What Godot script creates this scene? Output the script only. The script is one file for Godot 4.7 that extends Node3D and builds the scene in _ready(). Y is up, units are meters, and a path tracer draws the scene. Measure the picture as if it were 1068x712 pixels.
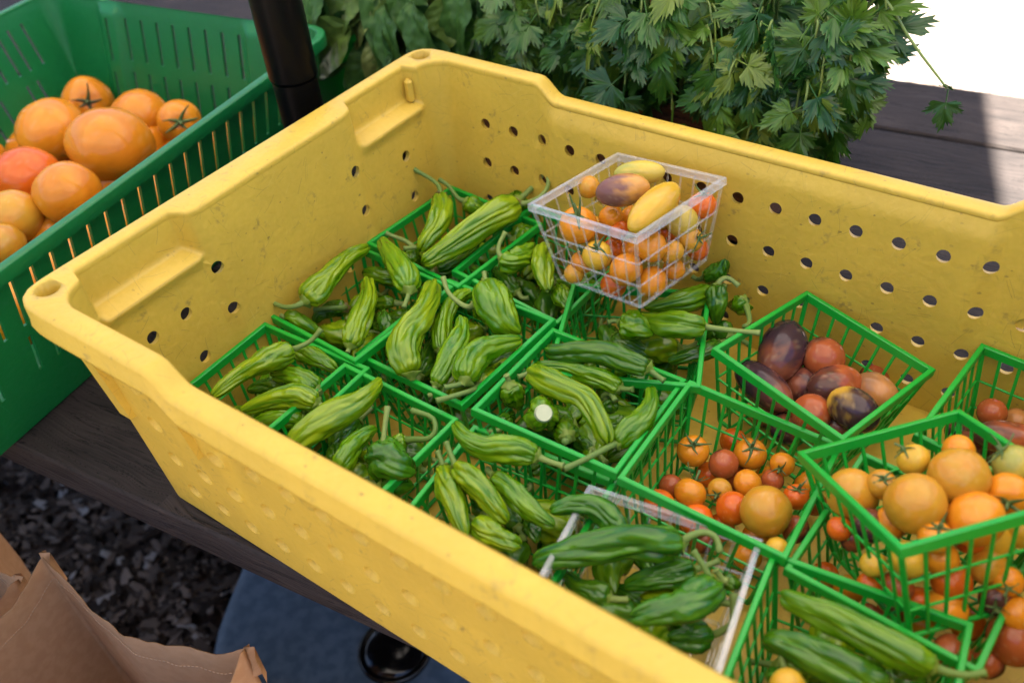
extends Node3D
# A crate of peppers and tomatoes on a market table. Metres, y up, ground at 0,
# table top at 0.5206, crate rim at 0.72.

const RIM := 0.72
const TABLE := 0.5206
var M := {}
var taken := {}
var meshes := {}

# ------------------------------------------------------------------ mesh builder
class MB:
	var v := PackedVector3Array()
	var c := PackedColorArray()
	var ix := PackedInt32Array()
	func vert(p: Vector3, col := Color.WHITE) -> int:
		v.append(p); c.append(col); return v.size() - 1
	func tri(a: int, b: int, d: int) -> void:
		ix.append(a); ix.append(b); ix.append(d)
	func quad(a: int, b: int, d: int, e: int) -> void:
		ix.append_array(PackedInt32Array([a, b, d, a, d, e]))
	func fquad(a: Vector3, b: Vector3, d: Vector3, e: Vector3, col := Color.WHITE) -> void:
		quad(vert(a, col), vert(b, col), vert(d, col), vert(e, col))
	func ftri(a: Vector3, b: Vector3, d: Vector3, col := Color.WHITE) -> void:
		tri(vert(a, col), vert(b, col), vert(d, col))
	func mesh(mat: Material, colored := false) -> ArrayMesh:
		var n := PackedVector3Array(); n.resize(v.size())
		for i in range(0, ix.size(), 3):
			var a := ix[i]; var b := ix[i + 1]; var d := ix[i + 2]
			var fn := (v[d] - v[a]).cross(v[b] - v[a])
			n[a] += fn; n[b] += fn; n[d] += fn
		for i in n.size():
			n[i] = n[i].normalized() if n[i].length_squared() > 1e-20 else Vector3.UP
		var arr := []; arr.resize(Mesh.ARRAY_MAX)
		arr[Mesh.ARRAY_VERTEX] = v; arr[Mesh.ARRAY_NORMAL] = n; arr[Mesh.ARRAY_INDEX] = ix
		if colored: arr[Mesh.ARRAY_COLOR] = c
		var m := ArrayMesh.new()
		m.add_surface_from_arrays(Mesh.PRIMITIVE_TRIANGLES, arr)
		m.surface_set_material(0, mat)
		return m
	# box with chamfered edges, faces turned outward
	func box(t: Transform3D, s: Vector3, bev := 0.0008) -> void:
		var h := s * 0.5
		bev = minf(bev, minf(h.x, minf(h.y, h.z)) * 0.9)
		var i := h - Vector3(bev, bev, bev)
		var P := func(x, y, z): return t * Vector3(x, y, z)
		for sg in [-1.0, 1.0]:
			_face([P.call(sg * h.x, -i.y, -i.z), P.call(sg * h.x, i.y, -i.z), P.call(sg * h.x, i.y, i.z), P.call(sg * h.x, -i.y, i.z)], t.origin)
			_face([P.call(-i.x, sg * h.y, -i.z), P.call(i.x, sg * h.y, -i.z), P.call(i.x, sg * h.y, i.z), P.call(-i.x, sg * h.y, i.z)], t.origin)
			_face([P.call(-i.x, -i.y, sg * h.z), P.call(i.x, -i.y, sg * h.z), P.call(i.x, i.y, sg * h.z), P.call(-i.x, i.y, sg * h.z)], t.origin)
			for sj in [-1.0, 1.0]:
				_face([P.call(-i.x, sg * h.y, sj * i.z), P.call(i.x, sg * h.y, sj * i.z), P.call(i.x, sg * i.y, sj * h.z), P.call(-i.x, sg * i.y, sj * h.z)], t.origin)
				_face([P.call(sg * h.x, -i.y, sj * i.z), P.call(sg * h.x, i.y, sj * i.z), P.call(sg * i.x, i.y, sj * h.z), P.call(sg * i.x, -i.y, sj * h.z)], t.origin)
				_face([P.call(sg * h.x, sj * i.y, -i.z), P.call(sg * h.x, sj * i.y, i.z), P.call(sg * i.x, sj * h.y, i.z), P.call(sg * i.x, sj * h.y, -i.z)], t.origin)
				for sk in [-1.0, 1.0]:
					_face([P.call(sg * h.x, sj * i.y, sk * i.z), P.call(sg * i.x, sj * h.y, sk * i.z), P.call(sg * i.x, sj * i.y, sk * h.z)], t.origin)
	func _face(q: Array, mid: Vector3) -> void:
		var n: Vector3 = (q[2] - q[0]).cross(q[1] - q[0])
		var away: Vector3 = q[0] + q[2] - mid * 2.0
		var f := n.dot(away) >= 0.0
		if q.size() == 3:
			if f: ftri(q[0], q[1], q[2])
			else: ftri(q[0], q[2], q[1])
		else:
			if f: fquad(q[0], q[1], q[2], q[3])
			else: fquad(q[3], q[2], q[1], q[0])
	func bar(a: Vector3, b: Vector3, w: float, d: float, side: Vector3, bev := 0.0003) -> void:
		var y := (b - a).normalized()
		var x := (side - y * side.dot(y)).normalized()
		var z := x.cross(y)
		box(Transform3D(Basis(x, y, z), (a + b) * 0.5), Vector3(w, a.distance_to(b), d), bev)
	# grid of points [row][col]; closed = columns wrap
	func grid(rows: Array, closed: bool, cols: Array = [], flip := false) -> void:
		var base := v.size()
		var w: int = rows[0].size()
		for j in rows.size():
			for i in w:
				vert(rows[j][i], cols[j][i] if cols.size() else Color.WHITE)
		for j in rows.size() - 1:
			for i in (w if closed else w - 1):
				var a := base + j * w + i
				var b := base + j * w + (i + 1) % w
				if flip: quad(a, a + w, b + w, b)
				else: quad(a, b, b + w, a + w)
	func tube(pts: Array, rad: Array, seg := 8, col := Color.WHITE) -> void:
		var fr: Array = MB.frames(pts)
		var rows := []; var cols := []
		for j in pts.size():
			var row := PackedVector3Array(); var cr := PackedColorArray()
			for i in seg:
				var a := TAU * i / seg
				row.append(pts[j] + (fr[j][0] * cos(a) + fr[j][1] * sin(a)) * rad[j]); cr.append(col)
			rows.append(row); cols.append(cr)
		var e := PackedVector3Array(); var ec := PackedColorArray()
		var s := PackedVector3Array()
		for i in seg:
			s.append(pts[0]); e.append(pts[pts.size() - 1]); ec.append(col)
		rows.insert(0, s); cols.insert(0, ec); rows.append(e); cols.append(ec)
		grid(rows, true, cols)
	static func frames(pts: Array) -> Array:
		var out := []
		var t: Vector3 = (pts[1] - pts[0]).normalized()
		var u := t.cross(Vector3.UP)
		if u.length() < 0.05: u = t.cross(Vector3.RIGHT)
		u = u.normalized()
		for j in pts.size():
			var nt: Vector3 = (pts[mini(j + 1, pts.size() - 1)] - pts[maxi(j - 1, 0)]).normalized()
			u = (u - nt * u.dot(nt)).normalized()
			out.append([u, nt.cross(u), nt])
		return out

static func spline(ctrl: Array, n: int) -> Array:
	if ctrl.size() == 1: ctrl = [ctrl[0], ctrl[0] + Vector3(0, 0.001, 0)]
	var out := []
	var k := ctrl.size() - 1
	for i in n:
		var f := float(i) / (n - 1) * k
		var s := mini(int(f), k - 1)
		var p1: Vector3 = ctrl[s]; var p2: Vector3 = ctrl[s + 1]
		var p0: Vector3 = ctrl[s - 1] if s > 0 else p1 * 2.0 - p2
		var p3: Vector3 = ctrl[s + 2] if s + 2 <= k else p2 * 2.0 - p1
		out.append(p1.cubic_interpolate(p2, p0, p3, f - s))
	return out

# ------------------------------------------------------------------ nodes
func numbered(called: String) -> String:
	var k: int = taken.get(called, 0)
	taken[called] = k + 1
	return called if k == 0 else "%s_%03d" % [called, k]
func part(called: String, m: Mesh, parent: Node, t := Transform3D.IDENTITY) -> MeshInstance3D:
	var o := MeshInstance3D.new()
	o.name = called; o.mesh = m; o.transform = t
	o.cast_shadow = GeometryInstance3D.SHADOW_CASTING_SETTING_ON
	parent.add_child(o, true)
	return o
func thing(called: String, label: String, category: String, at := Vector3.ZERO, basis := Basis.IDENTITY, group := "") -> Node3D:
	var o := Node3D.new()
	o.name = numbered(called); add_child(o)
	o.transform = Transform3D(basis, at)
	tag(o, label, category, group)
	return o
func tag(o: Node, label: String, category: String, group := "", kind := "") -> void:
	if label: o.set_meta("label", label)
	if category: o.set_meta("category", category)
	if group: o.set_meta("group", group)
	if kind: o.set_meta("kind", kind)

# ------------------------------------------------------------------ materials
func lin(r: float, g: float, b: float) -> Color:
	return Color(r, g, b).linear_to_srgb()
func plain(col: Color, rough := 0.6, spec := 0.5) -> StandardMaterial3D:
	var m := StandardMaterial3D.new()
	m.albedo_color = col; m.roughness = rough; m.metallic_specular = spec
	return m
func noise(s: int, f: float, oct := 4) -> FastNoiseLite:
	var n := FastNoiseLite.new()
	n.seed = s; n.frequency = f; n.fractal_octaves = oct; n.noise_type = FastNoiseLite.TYPE_SIMPLEX_SMOOTH
	return n
func noise_tex(s: int, f: float, a: Color, b: Color, lo := 0.3, hi := 0.7, size := 512, oct := 5) -> NoiseTexture2D:
	var t := NoiseTexture2D.new()
	t.width = size; t.height = size; t.seamless = true; t.noise = noise(s, f, oct)
	var g := Gradient.new()
	g.set_color(0, a); g.set_color(1, b); g.set_offset(0, lo); g.set_offset(1, hi)
	t.color_ramp = g
	return t
func triplanar(m: StandardMaterial3D, scale: Vector3) -> void:
	m.uv1_triplanar = true; m.uv1_scale = scale
# moulded plastic that has been knocked about: mottling, smears of earth, hair scratches
func scuffed(base: Color, smear: Color, seed_: int, rough: float, marks: int) -> StandardMaterial3D:
	var N := 1024
	var img := Image.create(N, N, false, Image.FORMAT_RGB8)
	var big := noise(seed_, 0.004, 3).get_seamless_image(N, N)
	var fine := noise(seed_ + 1, 0.05, 4).get_seamless_image(N, N)
	var dirt := noise(seed_ + 2, 0.012, 5).get_seamless_image(N, N)
	for y in N:
		for x in N:
			var a := big.get_pixel(x, y).r; var f := fine.get_pixel(x, y).r; var d := dirt.get_pixel(x, y).r
			var k := 0.955 + 0.06 * a + 0.035 * (f - 0.5)
			var c := Color(base.r * k, base.g * k, base.b * k * (0.94 + 0.12 * f))
			var s := clampf((d - 0.62) * 4.5, 0.0, 1.0) * clampf((f - 0.38) * 3.0, 0.0, 1.0)
			c = c.lerp(smear, s * 0.40 * clampf((a - 0.42) * 4.0, 0.1, 1.0))
			img.set_pixel(x, y, c)
	var rng := RandomNumberGenerator.new(); rng.seed = seed_
	for i in marks:
		var p := Vector2(rng.randf() * N, rng.randf() * N)
		var a := rng.randf() * TAU
		var L := rng.randf_range(6, 60)
		var op := rng.randf_range(0.12, 0.42)
		var col := smear if rng.randf() < 0.7 else base.lightened(0.35)
		var turn := rng.randf_range(-0.01, 0.01)
		for s in int(L):
			a += turn
			p += Vector2(cos(a), sin(a))
			var x := posmod(int(p.x), N); var y := posmod(int(p.y), N)
			img.set_pixel(x, y, img.get_pixel(x, y).lerp(col, op))
	for i in marks / 3:                                   # rubbed specks
		var cx := rng.randi() % N; var cy := rng.randi() % N; var r := rng.randf_range(1.5, 5.0)
		var op := rng.randf_range(0.15, 0.5)
		for dy in range(-6, 7):
			for dx in range(-6, 7):
				if Vector2(dx, dy * 1.4).length() < r * rng.randf_range(0.6, 1.1):
					var x := posmod(cx + dx, N); var y := posmod(cy + dy, N)
					img.set_pixel(x, y, img.get_pixel(x, y).lerp(smear, op))
	img.generate_mipmaps()
	var m := plain(Color.WHITE, rough, 0.45)
	m.albedo_texture = ImageTexture.create_from_image(img)
	m.heightmap_enabled = false
	var nt := NoiseTexture2D.new()
	nt.width = 512; nt.height = 512; nt.seamless = true; nt.as_normal_map = true; nt.bump_strength = 2.0
	nt.noise = noise(seed_ + 7, 0.06, 4)
	m.normal_enabled = true; m.normal_texture = nt; m.normal_scale = 0.25
	triplanar(m, Vector3(3.2, 3.2, 3.2))
	return m
# weathered board: grain runs along local x
func wood(dark: Color, light: Color, seed_: int, rough := 0.8) -> StandardMaterial3D:
	var W := 1024; var Hh := 512
	var img := Image.create(W, Hh, false, Image.FORMAT_RGB8)
	var hm := Image.create(W, Hh, false, Image.FORMAT_RGB8)
	var n1 := noise(seed_, 1.0, 4); var n2 := noise(seed_ + 1, 1.0, 3); var n3 := noise(seed_ + 3, 1.0, 4)
	for y in Hh:
		for x in W:
			var fx := float(x) / W; var fy := float(y) / Hh
			var wv := n2.get_noise_2d(fx * 3.0, fy * 2.0) * 0.05
			var g := n1.get_noise_2d(fx * 5.0, (fy + wv) * 90.0) * 0.5 + 0.5
			var g2 := n1.get_noise_2d(fx * 30.0 + 50.0, (fy + wv) * 260.0) * 0.5 + 0.5
			var patch := n3.get_noise_2d(fx * 6.0, fy * 7.0) * 0.5 + 0.5
			var crack := clampf((absf(n1.get_noise_2d(fx * 2.2 + 9.0, (fy + wv) * 34.0 + 7.0)) - 0.012) * 30.0, 0.0, 1.0)
			var k := clampf(g * 0.6 + g2 * 0.3 + (patch - 0.5) * 0.5, 0.0, 1.0)
			var c := dark.lerp(light, k)
			c = c.lerp(dark.darkened(0.6), (1.0 - crack) * 0.8)
			img.set_pixel(x, y, c)
			var h := (g * 0.5 + g2 * 0.25) * (0.35 + 0.65 * crack)
			hm.set_pixel(x, y, Color(h, h, h))
	var m := plain(Color.WHITE, rough, 0.35)
	m.albedo_texture = ImageTexture.create_from_image(img)
	m.heightmap_enabled = true; m.heightmap_texture = ImageTexture.create_from_image(hm); m.heightmap_scale = 0.16
	triplanar(m, Vector3(1.6, 3.2, 3.2))
	return m
func make_materials() -> void:
	M.yellow = scuffed(Color(0.815, 0.68, 0.255), Color(0.36, 0.30, 0.22), 11, 0.44, 480)
	M.yellow_rim = scuffed(Color(0.815, 0.68, 0.255), Color(0.36, 0.30, 0.22), 23, 0.44, 480)
	M.green_crate = scuffed(Color(0.06, 0.42, 0.20), Color(0.24, 0.42, 0.30), 31, 0.40, 160)
	M.wood = wood(Color(0.115, 0.098, 0.094), Color(0.29, 0.252, 0.235), 41)
	M.wood_b = wood(Color(0.105, 0.09, 0.088), Color(0.265, 0.232, 0.22), 47)
	M.box_wood = wood(Color(0.28, 0.17, 0.10), Color(0.50, 0.33, 0.20), 53)
	var mesh_green := plain(Color(0.06, 0.60, 0.17), 0.36, 0.5)
	mesh_green.backlight_enabled = true; mesh_green.backlight = Color(0.16, 0.16, 0.16)
	M.mesh_green = mesh_green
	var cl := plain(Color(0.85, 0.86, 0.87, 0.13), 0.08, 0.6)
	cl.transparency = BaseMaterial3D.TRANSPARENCY_ALPHA
	M.clear = cl
	var cr := plain(Color(0.88, 0.89, 0.90, 0.22), 0.10, 0.6)
	cr.transparency = BaseMaterial3D.TRANSPARENCY_ALPHA
	M.clear_rim = cr
	var pep := plain(Color.WHITE, 0.25, 0.40)
	pep.vertex_color_use_as_albedo = true
	pep.clearcoat_enabled = true; pep.clearcoat = 0.22; pep.clearcoat_roughness = 0.10
	var pn := NoiseTexture2D.new()
	pn.width = 256; pn.height = 256; pn.seamless = true; pn.as_normal_map = true; pn.bump_strength = 3.0; pn.noise = noise(77, 0.03, 3)
	pep.normal_enabled = true; pep.normal_texture = pn; pep.normal_scale = 0.22
	triplanar(pep, Vector3(26, 26, 26))
	M.pepper = pep
	var st := plain(Color.WHITE, 0.5, 0.4); st.vertex_color_use_as_albedo = true
	M.stem = st
	M.cut_flesh = plain(lin(0.52, 0.56, 0.36), 0.5, 0.4)
	var tm := plain(Color.WHITE, 0.17, 0.42)
	tm.vertex_color_use_as_albedo = true
	M.tomato = tm
	M.pole = plain(Color(0.022, 0.023, 0.030), 0.32, 0.25)
	var cn := plain(Color(0.86, 0.87, 0.88), 0.9, 0.2)
	cn.backlight_enabled = true; cn.backlight = Color(0.50, 0.50, 0.50)
	M.canopy = cn
	for i in 4:
		var g: Color = [lin(0.038, 0.132, 0.012), lin(0.085, 0.190, 0.015), lin(0.022, 0.092, 0.014), lin(0.155, 0.235, 0.025)][i]
		var lm := plain(g, 0.36, 0.45)
		lm.backlight_enabled = true; lm.backlight = Color(0.28, 0.30, 0.2)
		lm.vertex_color_use_as_albedo = true
		M["parsley%d" % i] = lm
		var bg: Color = [lin(0.048, 0.125, 0.022), lin(0.100, 0.170, 0.030), lin(0.030, 0.090, 0.020), lin(0.170, 0.215, 0.055)][i]
		var bm := plain(bg, 0.45, 0.32)
		bm.backlight_enabled = true; bm.backlight = Color(0.3, 0.32, 0.22)
		bm.vertex_color_use_as_albedo = true
		M["basil%d" % i] = bm
	M.herb_stem = plain(lin(0.19, 0.27, 0.06), 0.45)
	var kr := plain(Color.WHITE, 0.85, 0.25)
	kr.albedo_texture = noise_tex(61, 0.03, Color(0.655, 0.505, 0.37), Color(0.685, 0.535, 0.40), 0.3, 0.7)
	kr.normal_enabled = true
	var kn := NoiseTexture2D.new()
	kn.width = 512; kn.height = 512; kn.seamless = true; kn.as_normal_map = true; kn.bump_strength = 4.0; kn.noise = noise(63, 0.012, 4)
	kr.normal_texture = kn; kr.normal_scale = 0.10
	triplanar(kr, Vector3(5, 5, 5))
	M.kraft = kr
	M.stitch = plain(Color(0.66, 0.54, 0.42), 0.8)
	var bp := plain(Color.WHITE, 0.6, 0.4)
	bp.albedo_texture = noise_tex(67, 0.02, Color(0.25, 0.32, 0.38), Color(0.31, 0.38, 0.44), 0.3, 0.7)
	triplanar(bp, Vector3(4, 4, 4))
	M.base_plastic = bp
	M.cap = plain(Color(0.03, 0.03, 0.033), 0.15, 0.5)
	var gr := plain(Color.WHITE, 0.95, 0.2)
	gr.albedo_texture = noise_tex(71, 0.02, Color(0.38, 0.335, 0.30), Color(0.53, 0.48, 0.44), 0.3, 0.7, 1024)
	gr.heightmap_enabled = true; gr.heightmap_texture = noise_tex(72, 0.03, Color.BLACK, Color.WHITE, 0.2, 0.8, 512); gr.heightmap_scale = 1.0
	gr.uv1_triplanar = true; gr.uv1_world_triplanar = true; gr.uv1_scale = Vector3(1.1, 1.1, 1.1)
	M.ground = gr  # open ground lightened well above the mulch: full sun painted into its colour
	var mu: StandardMaterial3D = gr.duplicate()
	mu.albedo_texture = noise_tex(73, 0.03, Color(0.10, 0.08, 0.07), Color(0.26, 0.21, 0.18), 0.3, 0.7, 512)
	M.mulch = mu
	var ch := plain(Color.WHITE, 0.9, 0.2); ch.vertex_color_use_as_albedo = true
	M.chip = ch

func _ready() -> void:
	# camera
	var cam := Camera3D.new()
	cam.name = "camera"; add_child(cam)
	cam.position = Vector3(0.5432, 0.3512 + RIM, 0.5918)
	cam.rotation = Vector3(-0.7235, 0.6721, -0.0959)
	cam.fov = 40.65; cam.near = 0.02; cam.far = 300.0
	var lens := CameraAttributesPhysical.new()
	lens.frustum_focal_length = 32.4; lens.frustum_focus_distance = 0.70; lens.exposure_aperture = 5.0
	lens.frustum_near = 0.02; lens.frustum_far = 300.0
	cam.attributes = lens
	cam.current = true
	# sky
	var we := WorldEnvironment.new(); we.name = "world_environment"; add_child(we)
	var env := Environment.new(); we.environment = env
	env.background_mode = Environment.BG_SKY
	var sky := Sky.new(); var sm := ProceduralSkyMaterial.new()
	sm.sky_top_color = Color(0.27, 0.38, 0.56); sm.sky_horizon_color = Color(0.60, 0.62, 0.64); sm.sky_curve = 0.18
	sm.ground_bottom_color = Color(0.32, 0.30, 0.28); sm.ground_horizon_color = Color(0.6, 0.62, 0.64)
	sky.sky_material = sm; env.sky = sky
	env.background_energy_multiplier = 0.42
	env.tonemap_mode = Environment.TONE_MAPPER_LINEAR
	env.tonemap_exposure = 12.6
	env.sdfgi_enabled = true; env.ssao_enabled = true; env.ssil_enabled = true
	# sun, high at the back right; the umbrella over the table keeps it off all but the table's far end
	var sun := DirectionalLight3D.new(); sun.name = "sun"; add_child(sun)
	var to_sun := Vector3(0.38, 0.82, -0.28).normalized()
	sun.look_at_from_position(to_sun * 10.0, Vector3.ZERO)
	sun.light_energy = 1.6; sun.light_color = Color(1.0, 0.97, 0.92); sun.light_angular_distance = 0.5
	sun.shadow_enabled = true

	make_materials()
	build_ground()
	build_umbrella()
	build_table()
	build_yellow_crate()
	build_green_crate()
	build_baskets()
	build_peppers()
	build_tomatoes()
	build_herbs()
	build_bags()

# ------------------------------------------------------------------ setting
func build_ground() -> void:
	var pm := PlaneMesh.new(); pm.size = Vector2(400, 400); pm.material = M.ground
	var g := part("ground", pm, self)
	tag(g, "ground beyond the table, coloured pale to stand for full sun", "", "", "structure")
	var bed := PlaneMesh.new(); bed.size = Vector2(3.0, 2.4); bed.material = M.mulch
	var bd := part("mulch_bed", bed, self, Transform3D(Basis(Vector3.UP, 0.125), Vector3(-0.3, 0.004, 0.55)))
	tag(bd, "dark mulch on the ground under the table", "", "", "structure")
	# wood chips lying on it
	var mb := MB.new()
	mb.box(Transform3D(Basis(Vector3.UP, 0.1), Vector3.ZERO), Vector3(0.030, 0.003, 0.010), 0.001)
	mb.box(Transform3D(Basis(Vector3(0.1, 1, 0.2).normalized(), 0.5), Vector3(0.004, 0.001, 0.003)), Vector3(0.022, 0.003, 0.007), 0.001)
	var mm := MultiMesh.new()
	mm.transform_format = MultiMesh.TRANSFORM_3D; mm.use_colors = true
	mm.mesh = mb.mesh(M.chip)
	var rng := RandomNumberGenerator.new(); rng.seed = 3
	var n := 40000
	mm.instance_count = n
	for i in n:
		var p: Vector3
		if i < 26000: p = Vector3(rng.randf_range(-1.3, 0.5), 0, rng.randf_range(-0.3, 1.0))
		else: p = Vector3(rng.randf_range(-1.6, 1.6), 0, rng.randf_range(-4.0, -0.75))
		p.y = rng.randf_range(0.006, 0.018)
		var b := Basis.from_euler(Vector3(rng.randfn() * 0.3, rng.randf() * TAU, rng.randfn() * 0.3)).scaled(Vector3(rng.randf_range(0.35, 1.3), rng.randf_range(0.4, 1.0), rng.randf_range(0.35, 1.1)))
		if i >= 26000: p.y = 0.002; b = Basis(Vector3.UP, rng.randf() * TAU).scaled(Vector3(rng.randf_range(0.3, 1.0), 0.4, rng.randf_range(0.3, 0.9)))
		mm.set_instance_transform(i, Transform3D(b, p))
		var t := rng.randf()
		var c := Color(0.020, 0.014, 0.010).lerp(Color(0.15, 0.115, 0.09), t * t)
		if rng.randf() < 0.05: c = Color(0.22, 0.20, 0.18)
		if i >= 26000: c = Color(0.16, 0.135, 0.12).lerp(Color(0.34, 0.31, 0.28), t)  # chips out on the open ground: sunlight put into a paler colour
		mm.set_instance_color(i, c)
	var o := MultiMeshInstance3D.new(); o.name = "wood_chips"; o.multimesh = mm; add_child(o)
	tag(o, "loose wood chips scattered over the ground", "wood chips", "", "stuff")

const POLE := Vector3(-0.07, 0.0, 0.092)
func build_umbrella() -> void:
	var u := thing("market_umbrella", "black umbrella pole rising between the green crate and the yellow crate", "umbrella", POLE)
	var mb := MB.new()
	mb.tube([Vector3(0, 0.05, 0), Vector3(0, 0.76, 0)], [0.0200, 0.0200], 40)
	part("lower_pole", mb.mesh(M.pole), u)
	mb = MB.new()
	mb.tube([Vector3(0, 0.722, 0), Vector3(0, 0.725, 0), Vector3(0, 2.5, 0)], [0.0208, 0.0216, 0.0216], 40)
	part("pole", mb.mesh(M.pole), u)
	# square canopy, one edge of it along the shadow line on the table
	var e := Vector3(0.312, 0, 0.95).normalized(); var n := Vector3(0.95, 0, -0.312).normalized()
	var half := 1.56
	mb = MB.new()
	var rows := []
	for j in 25:
		var row := PackedVector3Array()
		for i in 25:
			var a := -1.0 + 2.0 * i / 24.0; var b := -1.0 + 2.0 * j / 24.0
			var m := maxf(absf(a), absf(b))
			row.append(n * a * half + e * b * half + Vector3(0, 2.2 + 0.28 * (1.0 - m), 0))
		rows.append(row)
	mb.grid(rows, false)
	part("canopy", mb.mesh(M.canopy), u)
	for s in [[1, 1], [1, -1], [-1, 1], [-1, -1], [1, 0], [-1, 0], [0, 1], [0, -1]]:
		mb = MB.new()
		mb.tube([Vector3(0, 2.44, 0), (n * s[0] + e * s[1]) * half * 0.99 + Vector3(0, 2.185, 0)], [0.01, 0.008], 8)
		part("rib", mb.mesh(M.pole), u)
	# weighted base plate on the ground
	var bx := Basis(Vector3(-0.89, 0, 0.457).normalized(), Vector3.UP, Vector3(0.457, 0, 0.89).normalized())
	var base := thing("umbrella_base", "blue-grey plastic umbrella base on the ground under the table", "umbrella base", POLE, bx)
	mb = MB.new()
	var R2 := []
	for pr in [[0.0, -0.002], [0.215, -0.001], [0.223, 0.006], [0.223, 0.028], [0.218, 0.036], [0.205, 0.040], [0.06, 0.046], [0.045, 0.052], [0.0, 0.052]]:
		var row := PackedVector3Array()
		for i in 64:
			var a := TAU * i / 64.0
			var d := Vector2(cos(a), sin(a)); var q := pow(pow(absf(d.x), 7) + pow(absf(d.y), 7), 1.0 / 7.0)
			row.append(Vector3(d.x / q * pr[0], pr[1], d.y / q * pr[0]))
		R2.append(row)
	mb.grid(R2, true)
	part("plate", mb.mesh(M.base_plastic), base)
	var cp := Vector3(-0.02, 0.041, 0.160)
	mb = MB.new()
	var R3 := []
	for pr in [[0.046, -0.004], [0.046, 0.004], [0.043, 0.006], [0.039, 0.004], [0.037, 0.004], [0.034, 0.009], [0.018, 0.012], [0.0, 0.0125]]:
		var row := PackedVector3Array()
		for i in 40: row.append(cp + Vector3(cos(TAU * i / 40.0) * pr[0], pr[1], sin(TAU * i / 40.0) * pr[0]))
		R3.append(row)
	mb.grid(R3, true)
	part("filler_cap", mb.mesh(M.cap), base)

func build_table() -> void:
	var yaw := 0.125
	var t := thing("plank_table", "weathered dark wooden plank table carrying the crates", "table", Vector3(0, 0, 0), Basis(Vector3.UP, yaw))
	var inv := t.transform.affine_inverse()
	var front: float = (inv * Vector3(0, 0, 0.4095)).z
	var back: float = (inv * Vector3(0.36, 0, -0.556)).z
	var hole := inv * POLE
	var nb := 7
	var w := (front - back) / nb
	var rng := RandomNumberGenerator.new(); rng.seed = 8
	for i in nb:
		var z0 := back + w * i; var z1 := z0 + w
		var spans := [[-1.3, 1.25]]
		if hole.z > z0 - 0.03 and hole.z < z1 + 0.03: spans = [[-1.3, hole.x - 0.034], [hole.x + 0.034, 1.25]]
		for s in spans:
			var sz := Vector3(s[1] - s[0], 0.036, w - 0.005)
			var mb := MB.new()
			var jit := rng.randf_range(-0.0015, 0.0)
			mb.box(Transform3D(Basis(Vector3.RIGHT, rng.randf_range(-0.004, 0.004)), Vector3.ZERO), sz, 0.0025)
			part("plank", mb.mesh(M.wood if i % 2 == 0 else M.wood_b), t, Transform3D(Basis.IDENTITY, Vector3((s[0] + s[1]) * 0.5, TABLE - 0.018 + jit, (z0 + z1) * 0.5)))
	for x in [-1.15, 1.1]:
		var mb := MB.new()
		mb.box(Transform3D.IDENTITY, Vector3(0.07, 0.05, front - back - 0.06), 0.003)
		part("cross_beam", mb.mesh(M.wood_b), t, Transform3D(Basis.IDENTITY, Vector3(x, TABLE - 0.064, (front + back) * 0.5)))
		for z in [back + 0.1, front - 0.1]:
			mb = MB.new()
			mb.box(Transform3D.IDENTITY, Vector3(0.07, TABLE - 0.09, 0.07), 0.003)
			part("leg", mb.mesh(M.wood_b), t, Transform3D(Basis.IDENTITY, Vector3(x, (TABLE - 0.09) * 0.5, z)))

# ------------------------------------------------------------------ crates
# Closed ring round a rounded rectangle: each sample is [point on the rectangle, outward direction, side, coordinate along the side]
func ring_samples(x0: float, x1: float, z0: float, z1: float, nx: int, nz: int, na: int) -> Array:
	var out := []
	for i in nx: out.append([Vector3(lerpf(x0, x1, float(i) / nx), 0, z0), Vector3(0, 0, -1), 0])
	for i in na: out.append([Vector3(x1, 0, z0), Vector3(sin(PI * 0.5 * i / na), 0, -cos(PI * 0.5 * i / na)), 4])
	for i in nz: out.append([Vector3(x1, 0, lerpf(z0, z1, float(i) / nz)), Vector3(1, 0, 0), 1])
	for i in na: out.append([Vector3(x1, 0, z1), Vector3(cos(PI * 0.5 * i / na), 0, sin(PI * 0.5 * i / na)), 4])
	for i in nx: out.append([Vector3(lerpf(x1, x0, float(i) / nx), 0, z1), Vector3(0, 0, 1), 2])
	for i in na: out.append([Vector3(x0, 0, z1), Vector3(-sin(PI * 0.5 * i / na), 0, cos(PI * 0.5 * i / na)), 4])
	for i in nz: out.append([Vector3(x0, 0, lerpf(z1, z0, float(i) / nz)), Vector3(-1, 0, 0), 3])
	for i in na: out.append([Vector3(x0, 0, z0), Vector3(-cos(PI * 0.5 * i / na), 0, -sin(PI * 0.5 * i / na)), 4])
	return out

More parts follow.
